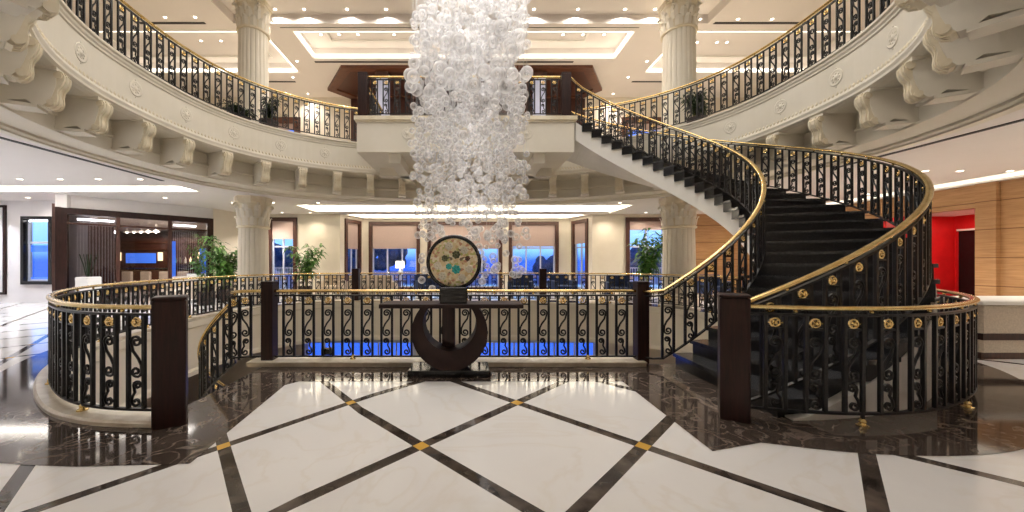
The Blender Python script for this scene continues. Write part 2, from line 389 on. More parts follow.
# void lining and lower hall
vp = Path([(*p, 0) for p in VOID], True); pts, nr, _ = vp.sample(160)
f = MB(); f.sweep([(p.x,p.y,0) for p in pts], [(-q.x,-q.y) for q in nr], [(0.02,.0),(-.03,-.02),(-.03,-.16),(0,-.2),(0,-1.15),(-.04,-1.2),(-.04,-1.3),(.4,-1.3),(.4,-.35),(.2,-.05)], True)
struct(f.build('trim_1', 'cream'))
f = MB(); f.tess([[(-13,-2),(13,-2),(13,16.5),(-13,16.5)], [tuple(Vector(p)) for p in VOID]], -1.31); struct(f.build('ceiling_lower', 'ceil', recalc=False))
f = MB(); f.box(-13,13,-2,16.5,-5.2,-5.0); struct(f.build('floor_lower', 'stone'))
def wall(name, p0, p1, z0, z1, m, holes=(), t=.25, side=1):
    b = MB(); p0 = Vector(p0); p1 = Vector(p1); ln = (p1-p0).length; d = (p1-p0).normalized()
    us = sorted({0, ln, *[h[0] for h in holes], *[h[1] for h in holes]})
    for u0, u1 in zip(us, us[1:]):
        mid = (u0+u1)/2; hs = sorted([h for h in holes if h[0] < mid < h[1]], key=lambda h: h[2]); z = z0
        for h in hs:
            if h[2] > z+.001: b.slab(p0+d*u0, p0+d*u1, z, h[2], t, side)
            z = h[3]
        if z < z1-.001: b.slab(p0+d*u0, p0+d*u1, z, z1, t, side)
    return struct(b.build(name, m))
def window(name, p0, p1, u0, u1, z0, z1, blind=.55, nmul=2, trans=True, fw=.16, fm='darkwood', rail=False, side=1):
    p0 = Vector(p0); p1 = Vector(p1); d = (p1-p0).normalized(); n = Vector((-d.y, d.x))*side
    w = bpy.data.objects.new(name, None); COL.objects.link(w); q = p0+d*(u0+u1)/2; w.location = (q.x, q.y, z0); struct(w)
    def sl(b, a0, a1, y0, y1, off, th): 
        s_ = p0+d*a0+n*off; e_ = p0+d*a1+n*off; b.slab(s_, e_, y0, y1, th, side)
    fr = MB()
    sl(fr,u0-fw*.3,u0+fw*.7,z0-.05,z1+fw*.4,-.07,.24); sl(fr,u1-fw*.7,u1+fw*.3,z0-.05,z1+fw*.4,-.07,.24)
    sl(fr,u0+fw*.7,u1-fw*.7,z1-fw*.6,z1+fw*.4,-.07,.24); sl(fr,u0+fw*.7,u1-fw*.7,z0-.05,z0+.06,-.07,.24)
    fr.build('window_frame', fm, w)
    sa = MB(); a0, a1 = u0+fw*.7, u1-fw*.7
    for i in range(nmul+1):
        u = a0+(a1-a0)*i/nmul; u = min(max(u, a0+.03), a1-.03); sl(sa,u-.035,u+.035,z0+.06,z1-fw*.6,.06,.06)
    hs = [z0+.09, z0+(z1-z0)*.62] if trans else [z0+.09]
    for z in hs: sl(sa,a0,a1,z-.035,z+.035,.055,.07)
    if rail:
        for i in range(1, 14): u = a0+(a1-a0)*i/14; sl(sa,u-.008,u+.008,z0+.1,z0+1.0,.14,.02)
        sl(sa,a0,a1,z0+1.0,z0+1.04,.13,.04)
    sa.build('sash', 'sash', w)
    g = MB(); sl(g,a0,a1,z0+.06,z1-fw*.6,.085,.008); g.build('pane', 'glass', w)
    if blind:
        bl = MB(); sl(bl,a0+.01,a1-.01,z1-fw*.6-blind,z1-fw*.6,.02,.012); sl(bl,a0+.01,a1-.01,z1-fw*.6-blind-.03,z1-fw*.6-blind,.01,.03)
        bl.build('roller_blind', 'blind', w)
    return w
# lower hall walls with the blue dusk windows
wall('wall_lower_back', (-13,16.5),(13,16.5), -5.0,-1.31,'wall', [(5.5,10.6,-3.9,-2.25),(13.2,18.9,-3.9,-2.25)])
window('window_11', (-13,16.5),(13,16.5), 5.5,10.6,-3.9,-2.25, 0, 6, False, .1, 'sash')
window('window_12', (-13,16.5),(13,16.5), 13.2,18.9,-3.9,-2.25, 0, 6, False, .1, 'sash')
wall('wall_lower_left', (-13,-2),(-13,16.5), -5.0,-1.31,'wall'); wall('wall_lower_right', (13,-2),(13,16.5), -5.0,-1.31,'wall', side=-1)
wall('wall_lower_front', (-13,-2),(13,-2), -5.0,-1.31,'wall', side=-1)

# ------------------------------------------------------------------ hall walls and windows
ZB = 15.66; HT = 4.9
wall('wall_left', (-18.5,12.2),(-12.9,12.2), 0,HT,'wall_cool', [(18.5-15.06,18.5-14.09,.67,2.88)])
wall('wall_left_return', (-12.9,12.2),(-12.52,10.95), 3.05,HT,'wall_cool')
wall('wall_left_side', (-18.5,-5),(-18.5,12.4), 0,HT,'wall_cool')
wall('wall_left_bulkhead', (-12.9,12.45),(-12.9,12.2), 0,HT,'wall_cool', t=.1)
wall('wall_shop_lintel', (-12.54,10.93),(-9.9,13.98), 3.06,HT,'wall_cool')
wall('wall_back_left', (-9.9,13.98),(-9.6,ZB), 0,HT,'wall')
wall('wall_back', (-9.6,ZB),(-5.56,ZB), 0,HT,'wall', [(.95,2.13,.1,3.25)])
wall('wall_bay_left', (-5.56,ZB),(-5.05,17.3), 0,HT,'wall', [(.35,1.45,.1,3.25)])
wall('wall_bay', (-5.05,17.3),(4.9,17.3), 0,HT,'wall', [(.34,2.70,.1,3.25),(3.15,6.65,.1,3.25),(7.05,9.35,.1,3.25)])
wall('wall_bay_right', (4.9,17.3),(5.40,ZB), 0,HT,'wall', [(.25,1.4,.1,3.25)])
wall('wall_back_right', (5.40,ZB),(9.7,ZB), 0,HT,'wall', [(1.5,3.25,.1,3.25)])
wall('wall_wood_back', (9.7,ZB),(13.7,ZB), 0,HT,'honey')
wall('wall_right', (13.7,16),(13.7,-5), 0,HT,'honey', [(3.6,16-9.69,0,2.84)])
wall('wall_front', (17,-5),(-19,-5), 0,HT,'wall')
window('window_1', (-9.6,ZB),(-5.56,ZB), .95,2.13,.1,3.25, .75, 2, rail=True)
window('window_2', (-5.56,ZB),(-5.05,17.3), .35,1.45,.1,3.25, 1.15, 2)
window('window_3', (-5.05,17.3),(4.9,17.3), .34,2.70,.1,3.25, 1.1, 3)
window('window_4', (-5.05,17.3),(4.9,17.3), 3.15,6.65,.1,3.25, 1.1, 4)
window('window_5', (-5.05,17.3),(4.9,17.3), 7.05,9.35,.1,3.25, 1.0, 3)
window('window_6', (4.9,17.3),(5.40,ZB), .25,1.4,.1,3.25, .9, 2)
window('window_7', (5.40,ZB),(9.7,ZB), 1.5,3.25,.1,3.25, .35, 2, rail=True)
w8 = window('window_8', (-18.5,12.2),(-12.9,12.2), 18.5-15.06,18.5-14.09,.67,2.88, 0, 1, True, .10, 'blackgloss')
f = MB(); f.box(-14.95,-14.2,12.26,12.30,2.76,2.80); f.build('strip_lamp', 'cove_cool', w8)
f = MB(); f.box(-15.0,-14.15,12.30,12.36,1.72,1.95); f.box(-15.0,-14.15,12.30,12.36,.72,.86); f.build('blue_band', 'blue_light', w8)
# outdoors seen through the windows: terrace, hedges, garden trees
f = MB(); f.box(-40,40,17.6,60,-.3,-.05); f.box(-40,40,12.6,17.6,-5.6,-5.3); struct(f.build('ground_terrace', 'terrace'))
def blob_tree(x, y, h, w, i):
    t = thing('garden_tree', 'dark dusk-blue tree outside the bay windows, number of its place %s' % i, 'tree', (x,y,-.05))
    b = MB(); b.tube([(x,y,-.05),(x+.05,y,h*.5)], .12, 8, taper=.6); b.build('trunk', 'stem', t)
    b = MB(); rnd = random.Random(i*13+1)
    for k in range(26):
        a = rnd.uniform(0, 2*PI); rr = w*.55*math.sqrt(rnd.random()); zz = h*rnd.uniform(.38, .95)
        b.ball((x+rr*math.cos(a), y+rr*math.sin(a), zz), w*rnd.uniform(.14,.26), 7, 5)
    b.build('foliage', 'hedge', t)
    return t
TREE_LABELS = ['dark tree seen low through the window left of the bay', 'broad dark tree behind the left pane of the bay window',
 'rounded dark tree behind the left bay window, beside the lamp', 'dark tree outside the middle of the bay', 'dark tree outside the right bay window',
 'dark tree seen outside the far right window by the palm']
for i, (x, y, h, w) in enumerate([(-14.5,28,2.3,3.2),(-9.0,25,2.2,2.2),(-6.0,27,2.5,2.0),(-.5,29,2.2,2.8),(6.5,27,1.6,2.6),(12.5,26,2.2,2.6)]):
    t = blob_tree(x, y, h, w, i); t['label'] = TREE_LABELS[i]; t['group'] = 'trees outside the windows'
# right passage with red lacquer walls and dark doorway
f = MB(); f.box(13.95,16.4,12.0,12.15,0,3.0); f.box(16.2,16.35,9.5,10.2,0,3.0); f.box(16.2,16.35,11.95,12.0,0,3.0); f.box(16.2,16.35,10.2,11.95,2.42,3.0); f.box(13.95,16.4,9.4,9.55,0,3.0)
struct(f.build('wall_red_passage', 'red'))
f = MB(); f.box(13.95,16.4,9.4,12.15,2.9,3.0); struct(f.build('ceiling_passage', 'ceil'))
d1 = bpy.data.objects.new('door_1', None); COL.objects.link(d1); d1.location = (16.2,11.0,0); struct(d1)
f = MB(); f.box(16.15,16.22,10.15,10.20,0,2.46); f.box(16.15,16.22,11.90,11.95,0,2.46); f.build('door_frame', 'red', d1)
f = MB(); f.box(16.14,16.22,10.20,11.90,2.40,2.46); f.build('door_head', 'white', d1)
f = MB(); f.box(16.23,16.27,10.2,11.95,0,2.42); f.build('dark_opening', 'blackgloss', d1)  # black sheet stands in for the dark space beyond the open doorway
f = MB(); f.tube([(16.20,10.5,1.0),(16.20,10.5,1.35)], .015, 8); f.build('door_handle', 'brass', d1)
f = MB(); f.box(13.60,13.70,9.27,9.66,0,ZC); struct(f.build('trim_15', 'honey'))
area('passage_light', (15.2,10.8,2.85), .8, 26, WARM)

# hall ceiling: hole for the gallery void, recesses for coves
RBF = 4.65
CX, CY, RA, RB, RN = .15, 7.30, 6.45, 4.4, 2.4
def sup(t, off=0):
    c, s_ = math.cos(t), math.sin(t)
    return (CX+RA*math.copysign(abs(c)**(2/RN), c), CY+(RB if s_ > 0 else RBF)*math.copysign(abs(s_)**(2/RN), s_), 0)
ring = Path([sup(2*PI*i/720+.0001) for i in range(720)], True)
rp, rn, rd = ring.sample(200)
rout = [(-q.x,-q.y) for q in rn]                       # counter-clockwise path: left normal points inward
hole = [(p.x+q[0]*1.06, p.y+q[1]*1.06) for p, q in zip(rp, rout)]
def rect(x0, x1, y0, y1): return [(x0,y0),(x0,y1),(x1,y1),(x1,y0)]
COVES = [(-16.5,-7.9,9.8,10.6),(-6.25,6.0,13.1,14.75),(12.5,13.45,3.5,15.0)]
BAYC = [(-5.35,15.75),(-4.85,17.0),(4.7,17.0),(5.2,15.75)]
f = MB(); f.tess([[(-19,-5),(17,-5),(17,17.6),(-19,17.6)], hole]+[rect(*c) for c in COVES]+[BAYC], ZC); struct(f.build('ceiling', 'ceil', recalc=False))
def cove_box(poly, z, h, matn, stripm, n):
    b = MB(); m = len(poly)
    for i in range(m): b.slab(poly[i], poly[(i+1)%m], z-.01, z+h, .03, 1)
    b.prism(poly, z+h, z+h+.05)
    o = struct(b.build('trim_%d' % n, matn))
    s_ = MB()
    cx = sum(p[0] for p in poly)/m; cy = sum(p[1] for p in poly)/m
    q = []
    for x, y in poly:
        d = Vector((cx-x, cy-y)); q.append((x+math.copysign(.1, d.x), y+math.copysign(.1, d.y)))
    for i in range(m):
        a, b_ = Vector(q[i]), Vector(q[(i+1)%m]); s_.slab(a, b_, z+.03, z+.11, .05, 1)
    s_.build('light_strip', stripm, o)
    return o
for i, c in enumerate(COVES): cove_box(rect(*c), ZC, .22, 'white', ('cove_cool', 'cove', 'cove_soft')[i], 2+i)
cove_box(BAYC, ZC, .22, 'white', 'cove', 5)
for nm, x, y0, y1, lb in (('left', -7.8, 3.5, 9.2, 'long dark air slot in the hall ceiling, over the left floor'), ('right', 8.1, 3.0, 8.0, 'long dark air slot in the hall ceiling, over the right bench')):
    b = MB(); b.box(x-.045,x+.045,y0,y1,ZC-.014,ZC-.001); t = tag(b.build('air_slot', 'slot'), lb, 'vent', 'air slots')

# gallery edge: fascia, mouldings, corbel recess and soffit
f = MB()
f.sweep([(p.x,p.y,0) for p in rp], rout, [(.5,H2),(-.07,H2),(-.07,H2-.04),(-.04,H2-.06),(-.04,H2-.10),(-.02,H2-.13),(-.02,H2-.16),(0,H2-.18),(0,4.34),(-.02,4.32),(-.035,4.27),(-.02,4.22),(-.02,4.18),(.02,4.15),(.10,4.13),(.62,4.13),(.62,3.86),(.58,3.84),(.58,3.80),(.62,3.78),(.62,3.57),(.57,3.55),(.57,3.51),(1.0,3.49),(1.0,3.45),(1.06,3.43),(1.06,3.40),(1.3,3.44),(1.3,H2)], True)
gal = struct(f.build('trim_6', 'cream'))
# beaded leaf band: row of small leaves along the lower edge
b = MB(); npl = 420
for i in range(npl):
    d = ring.len*i/npl; p = ring.at(d); t = ring.tan(d); n = Vector((t.y, -t.x))
    if p.y < 3.2: continue
    c = Vector((p.x, p.y, 4.345))-Vector((n.x, n.y, 0))*.012; u = Vector((t.x, t.y, 0))
    b.add([c+u*-.028+Vector((0,0,-.05)), c+u*.028+Vector((0,0,-.05)), c+u*.022+Vector((0,0,.02)), c+Vector((0,0,.05)), c+u*-.022+Vector((0,0,.02)), c-Vector((n.x,n.y,0))*.022],
          [(0,1,5),(1,2,5),(2,3,5),(3,4,5),(4,0,5)])
b.build('leaf_moulding', 'cream_trim', gal, recalc=False)
def medallion_mesh(r=.145):
    b = MB(); b.flat = False
    prof = [(r,0),(r,.016),(r*.88,.026),(r*.76,.012),(r*.66,.012)]
    b.lathe([(x, z) for x, z in prof]+[(r*.3,.012),(r*.25,.035),(.001,.05)], 0, 0, 24)
    for k in range(8):
        a = 2*PI*k/8; b.ball((r*.52*math.cos(a), r*.52*math.sin(a), .012), r*.15, 6, 4, .8)
    for k in range(2):
        s_ = 1 if k else -1; b.ball((0, s_*r*1.12, .0), r*.14, 6, 4)
    b.v = [(v[0], v[1], v[2]*.45) for v in b.v]
    return b
med = medallion_mesh().build('medallion', 'cream', gal, smooth=True); medme = med.data
# corbel: scrolled bracket under the recess, u = width, d outward
def corbel_mesh():
    b = MB(); prof = [(.02,4.14),(.02,3.90),(.05,3.78),(.09,3.66),(.15,3.58),(.24,3.58),(.32,3.64),(.62,3.57),(.62,4.14)]
    w = .108; n = len(prof)
    b.add([(-w, d, z) for d, z in prof]+[(w, d, z) for d, z in prof], [tuple(range(n)), tuple(range(2*n-1,n-1,-1))]+[(i,(i+1)%n,n+(i+1)%n,n+i) for i in range(n)])
    b.box(-w-.03, w+.03, .0, .62, 4.10, 4.15); b.box(-w-.02, w+.02, .2, .62, 3.54, 3.59)
    c = MB(); fr = [(.03,4.12),(-.04,4.10),(-.065,4.05),(-.06,3.98),(-.035,3.91),(.0,3.85),(.012,3.78),(.005,3.71),(.012,3.65),(.05,3.595),(.10,3.575),(.16,3.60)]
    n = len(fr)+2; pf = fr+[(.2,3.62),(.2,4.12)]; w2 = .098
    c.add([(-w2, d, z) for d, z in pf]+[(w2, d, z) for d, z in pf], [tuple(range(n)), tuple(range(2*n-1,n-1,-1))]+[(i,(i+1)%n,n+(i+1)%n,n+i) for i in range(n)])
    for q in (-.05, .05): c.tube([(q, d-.004, z) for d, z in fr[1:11]], .014, 6)
    c.tube([(-w-.008,.0,4.04),(w+.008,.0,4.04)], .046, 14); c.tube([(-w-.008,.07,3.645),(w+.008,.07,3.645)], .044, 14)
    return b, c
cbm, csm = corbel_mesh(); cor = cbm.build('corbel', 'cream', gal); corme = cor.data; cs_ = csm.build('corbel_scroll', 'cream_trim', gal); csme = cs_.data; bpy.data.objects.remove(cs_)  # scroll's yellower cream paints in the light on the bracket front
bpy.data.objects.remove(cor); bpy.data.objects.remove(med)
ncor = 37
for i in range(ncor):
    d = ring.len*(i+.5)/ncor; p = ring.at(d); t = ring.tan(d)
    if p.y < 3.0 and abs(p.x) < 5: continue
    o = link('corbel', corme, gal, (p.x, p.y, 0)); o.rotation_euler = (0, 0, math.atan2(t.y, t.x)+PI)
    link('corbel_scroll', csme, o, world_loc(o))
for i in range(30):
    d = ring.len*(i+.25)/30; p = ring.at(d); t = ring.tan(d); n = Vector((-t.y, t.x))
    if p.y < 3.6 or (p.y > 10.5 and abs(p.x) < 3.2): continue
    o = link('medallion', medme, gal, (p.x, p.y, 4.66))
    o.rotation_euler = Matrix(((-t.x, 0, n.x), (-t.y, 0, n.y), (0, 1, 0))).to_euler()
# upper floor slab
f = MB(); h2 = [(p.x+q[0]*1.2, p.y+q[1]*1.2) for p, q in zip(rp, rout)]
f.tess([[(-19,-5),(17,-5),(17,19),(-19,19)], h2], H2-.02); struct(f.build('floor_gallery', 'stone', recalc=False))
# central landing block
BX0, BX1, BY0, BY1 = -2.84, 2.72, 9.2, 12.2
land = bpy.data.objects.new('trim_7', None); COL.objects.link(land); land.location = (0, BY0, 4.19); struct(land)
f = MB(); f.box(BX0,BX1,BY0,BY1,4.19,H2-.10); f.build('landing_fascia', 'cream', land)
f = MB(); f.box(BX0-.06,BX1+.06,BY0-.06,BY1,H2-.10,H2); f.box(BX0-.03,BX1+.03,BY0-.03,BY1,H2-.15,H2-.10); f.build('landing_cornice', 'cream_trim', land)
f = MB(); 
for x in (-1.9, -.05, 1.85): f.box(x-.15,x+.15,BY0+.15,BY1,3.95,4.19)
f.box(BX0+.2,BX1-.2,BY0+1.6,BY0+1.9,3.95,4.19); f.build('landing_beam', 'cream', land)
for x in (-1.55, 1.5):
    o = link('medallion', medme, land, (x, BY0, 4.66)); o.rotation_euler = (PI/2, 0, 0)

# ------------------------------------------------------------------ upper storey
wall('wall_gallery_back', (-19,18.3),(17,18.3), H2-.02,ZD+.3,'wall', [(9.1,10.4,5.4,8.6),(26.9,29.2,5.4,8.6)])
window('window_9', (-19,18.3),(17,18.3), 9.1,10.4,5.4,8.6, .3, 2, False, .3, 'redwood')
window('window_10', (-19,18.3),(17,18.3), 26.9,29.2,5.4,8.6, .3, 3, False, .3, 'redwood')
wall('wall_gallery_left', (-19,-5),(-19,18.3), HT,ZD+.3,'wall'); wall('wall_gallery_right', (17,18.3),(17,-5), HT,ZD+.3,'wall'); wall('wall_gallery_front', (17,-5),(-19,-5), HT,ZD+.3,'wall')
RZ = (-8.2, 8.4, -3.0, 12.6)
UC = [(-6.35,6.05,13.05,14.8),(-15,-7.45,13.05,15.9),(7.8,15.5,13.05,15.9)]
f = MB(); f.tess([[(-19,-5),(17,-5),(17,18.6),(-19,18.6)], rect(*RZ)]+[rect(*c) for c in UC], ZU); struct(f.build('ceiling_upper', 'ceil', recalc=False))
f = MB(); q = rect(*RZ)
for i in range(4): f.slab(q[i], q[(i+1)%4], ZU-.02, ZD, .2, 1)
f.box(RZ[0]-.2,RZ[1]+.2,RZ[2]-.2,RZ[3]+.2,ZD,ZD+.15); struct(f.build('ceiling_raised', 'ceil'))
for i, c in enumerate(UC):
    o = cove_box(rect(*c), ZU, .42, 'ceil', 'cove_dim', 8+i)
    b = MB(); x0, x1, y0, y1 = c; nn = 2 if i == 0 else 1
    for j in range(nn):                                 # raised inner panels
        a = x0+.9+(x1-x0-1.8)*j/nn; e_ = x0+.9+(x1-x0-1.8)*(j+1)/nn-(.5 if nn > 1 else 0)
        for r_ in ((a,e_,y0+.5,y0+.58),(a,e_,y1-.58,y1-.5),(a,a+.08,y0+.58,y1-.58),(e_-.08,e_,y0+.58,y1-.58)): b.box(*r_, ZU+.36, ZU+.42)
    b.build('coffer_moulding', 'white', o)
for x0, x1, y, lb in ((-6.7,-.6,12.8,'long dark air slot in front of the big coffer, left of the chandelier'),(.6,6.1,12.8,'long dark air slot in front of the big coffer, right of the chandelier'),
                      (-6.4,-.4,15.05,'dark air slot behind the big coffer, left part'),(.5,4.4,15.05,'dark air slot behind the big coffer, right part'),(-10.3,-8.0,16.7,'short dark air slot beyond the left upper column'),(7.6,10.2,16.7,'short dark air slot beyond the right upper column'),
                      (-11.5,-9.2,12.6,'dark air slot left of the left upper column'),(8.6,12,12.6,'dark air slot right of the right upper column')):
    b = MB(); b.box(x0,x1,y-.05,y+.05,ZU-.016,ZU-.001); tag(b.build('air_slot', 'slot'), lb, 'vent', 'air slots')
# dark wood canopy under the gallery ceiling and panelled wall below
cn = thing('wood_canopy', 'dark wood eight-sided ceiling canopy behind the landing', 'canopy', (0,16.7,9.6))
oc = [(-5.4,15.3),(5.3,15.3),(6.45,17.3),(5.7,18.25),(-5.9,18.25),(-6.75,17.3)]
f = MB()
ic = [(-5.1,15.6),(5.0,15.6),(6.0,17.25),(5.4,18.0),(-5.6,18.0),(-6.3,17.25)]
n = len(oc)
f.add([(*p, ZU) for p in oc]+[(*p, 9.62) for p in oc]+[(*p, 9.62) for p in ic]+[(*p, 9.72) for p in ic],
      [(i,(i+1)%n,n+(i+1)%n,n+i) for i in range(n)]+[(n+i,n+(i+1)%n,2*n+(i+1)%n,2*n+i) for i in range(n)]+[(2*n+i,2*n+(i+1)%n,3*n+(i+1)%n,3*n+i) for i in range(n)])
f.build('frame', 'redwood', cn)
f = MB(); f.prism(ic, 9.70, 9.73); f.build('panel', 'darkwood', cn)
f = MB()
for x in range(-5, 6):
    f.box(x-.46,x+.46,18.10,18.14,H2+.2,9.5)
f.box(-5.9,5.9,18.14,18.29,H2,9.62); f.box(-5.9,5.9,18.06,18.14,H2,H2+.18); struct(f.build('wall_panelled', 'darkwood'))
for x, lb in ((-3.72, 'tall pale lantern pillar behind the landing rail, left of the chandelier'), (3.12, 'tall pale lantern pillar behind the landing rail, right of the chandelier')):
    t = thing('lantern_pillar', lb, 'lamp', (x,15.8,H2), 'lantern pillars')
    b = MB(); b.cbox(x-.28,x+.28,15.5,16.1,H2,H2+.3); b.cbox(x-.28,x+.28,15.5,16.1,9.35,9.6); b.build('cap', 'darkwood', t)
    b = MB(); b.cbox(x-.24,x+.24,15.54,16.06,H2+.3,9.35); b.build('glass_shaft', 'lantern', t)
# ------------------------------------------------------------------ columns
def column(x, y, z0, z1, r, label, base=True):
    t = thing('column', label, 'column', (x, y, z0), 'fluted columns')
    ch = .95; zt = z1-ch
    fl = lambda a, z: 1-.035*(abs(math.sin(a*10))**.6 < .75)*1.0
    b = MB()
    b.lathe([(r*1.0,z0+.35),(r,z0+.45),(r*.97,z0+(z1-z0)*.5),(r*.93,zt-.05)], x, y, 120, mod=lambda a, z: .955+.045*min(1, abs(math.sin(a*10))*1.6))
    b.build('shaft', 'cream', t, smooth=False)
    b = MB(); b.lathe([(r*1.25,z0),(r*1.25,z0+.14),(r*1.2,z0+.16),(r*1.18,z0+.22),(r*1.08,z0+.26),(r*1.12,z0+.31),(r*1.02,z0+.36)], x, y, 40); b.build('base', 'cream', t, smooth=False)
    b = MB()
    b.lathe([(r*1.0,zt-.06),(r*1.06,zt-.04),(r*1.06,zt+.0),(r*.95,zt+.03),(r*.93,zt+.2),(r*.95,zt+.45),(r*1.02,zt+.66),(r*1.08,zt+.72)], x, y, 36)
    a8 = []
    for k in range(8):
        a = 2*PI*k/8+PI/8; q = 1.20; a8.append((x+r*q*math.cos(a), y+r*q*math.sin(a)))
    b.prism(a8, zt+.80, z1); b.prism([(x+(p[0]-x)*.94, y+(p[1]-y)*.94) for p in a8], zt+.72, zt+.80)
    b.build('capital', 'cream_trim', t)
    b = MB()
    for row, (zz, hh, k0, nl) in enumerate(((.03,.30,0,12),(.26,.30,.5,12),(.46,.24,0,8))):
        for k in range(nl):
            a = 2*PI*(k+k0)/nl; ca, sa = math.cos(a), math.sin(a); tx, ty = -sa, ca; w = r*.2
            pr = [(r*.95,0,1.0),(r*.99,.35*hh,1.15),(r*1.02,.7*hh,1.0),(r*1.10,.95*hh,.7),(r*1.13,.86*hh,.35)]
            vs = []
            for rr, z_, ww in pr:
                for sgn, bump in ((-1,0),(0,.03),(1,0)):
                    vs.append((x+ca*(rr+bump)+tx*w*ww*sgn, y+sa*(rr+bump)+ty*w*ww*sgn, zt+zz+z_))
            fs = [(i*3+j, i*3+j+1, i*3+3+j+1, i*3+3+j) for i in range(4) for j in range(2)]
            b.add(vs, fs)
    b.build('acanthus_leaf', 'cream', t, recalc=False)
    b = MB()
    for k in range(4):
        a = 2*PI*k/4+PI/4
        c = Vector((x+math.cos(a)*r*1.06, y+math.sin(a)*r*1.06, zt+.64)); u = Vector((math.cos(a), math.sin(a), 0))
        sp = [c+u*(.11-.011*j*.8)*math.cos(j*.55)+Vector((0,0,(.11-.011*j*.8)*math.sin(j*.55))) for j in range(12)]
        b.tube(sp, .035, 6)
    b.build('volute', 'cream', t)
    return t
column(-6.97,11.7,0,ZC,.45,'fluted cream column on the hall floor left of the atrium, beside the bamboo')
column(6.85,11.7,0,ZC,.48,'fluted cream column on the hall floor right, partly behind the staircase')
column(-6.97,11.7,H2,ZU,.45,'tall fluted cream column on the gallery, left')
column(6.85,11.7,H2,ZU,.50,'tall fluted cream column on the gallery, right')

# ------------------------------------------------------------------ balustrades
def spiral(c, a0, a1, r0, r1, n): return [(c[0]+(r0+(r1-r0)*i/n)*math.cos(R(a0+(a1-a0)*i/n)), c[1]+(r0+(r1-r0)*i/n)*math.sin(R(a0+(a1-a0)*i/n))) for i in range(n+1)]
def scroll_mesh():
    b = MB(); b.flat = True
    A = spiral((0,.69),520,0,.010,.050,18)+[(.03,.61),(-.02,.545),(-.046,.49)]+spiral((0,.43),165,680,.052,.010,18)
    B = spiral((-.012,.315),520,-5,.008,.036,14)+[(.012,.25),(.036,.21)]+spiral((.002,.17),25,-400,.042,.010,14)
    for P in (A, B): b.tube([(u,0,z) for u, z in P], .012, 5)
    b.box(-.07,.07,-.009,.009,.800,.818)
    me = b.build('scroll', 'iron'); d = me.data; bpy.data.objects.remove(me); return d
def rosette_mesh():
    b = MB(); b.flat = True
    b.tube([(.037*math.cos(2*PI*k/14), 0, .858+.037*math.sin(2*PI*k/14)) for k in range(14)], .0095, 6, True)
    c = MB(); c.lathe([(.001,.022),(.012,.019),(.018,.008),(.018,-.008),(.012,-.019),(.001,-.022)], 0, 0, 10)
    b.add([(v[0], v[2], v[1]+.858) for v in c.v], c.f)
    for k in range(4):
        a = PI/4+PI/2*k; b.tube([(.014*math.cos(a),0,.858+.014*math.sin(a)),(.034*math.cos(a),0,.858+.034*math.sin(a))], .006, 5)
    b.box(-.066,-.043,-.005,.005,.853,.863); b.box(.043,.066,-.005,.005,.853,.863)
    o = b.build('rosette', 'brass'); d = o.data; bpy.data.objects.remove(o); return d
def bar_mesh():
    b = MB(); b.cbox(-.0145,.0145,-.0145,.0145,.10,.93,.003); o = b.build('baluster', 'iron'); d = o.data; bpy.data.objects.remove(o); return d
def foot_mesh():
    b = MB(); b.cbox(-.011,.011,-.011,.011,.04,.12,.003); o = b.build('foot_post', 'iron'); d1_ = o.data; bpy.data.objects.remove(o)
    b = MB(); b.lathe([(.042,0),(.042,.010),(.027,.017),(.022,.030),(.027,.042),(.018,.056),(.013,.064)], 0, 0, 14); o = b.build('foot_cap', 'brass', smooth=False); d2 = o.data; bpy.data.objects.remove(o)
    return d1_, d2
def stud_mesh():
    b = MB(); b.ball((0,0,.957),.016,8,6); o = b.build('stud', 'brass', smooth=True); d = o.data; bpy.data.objects.remove(o); return d
SC, RO, BA, (FP, FC), ST = scroll_mesh(), rosette_mesh(), bar_mesh(), foot_mesh(), stud_mesh()
def newel(root, x, y, z, h=1.12, w=.112, rz=0):
    b = MB(); b.cbox(-w,w,-w,w,0,h-.03,.008); b.cbox(-w-.004,w+.004,-w-.004,w+.004,h-.03,h,.010)
    o = b.build('newel_post', 'mahogany', root, loc=(x,y,z)); o.rotation_euler = (0,0,rz); return o
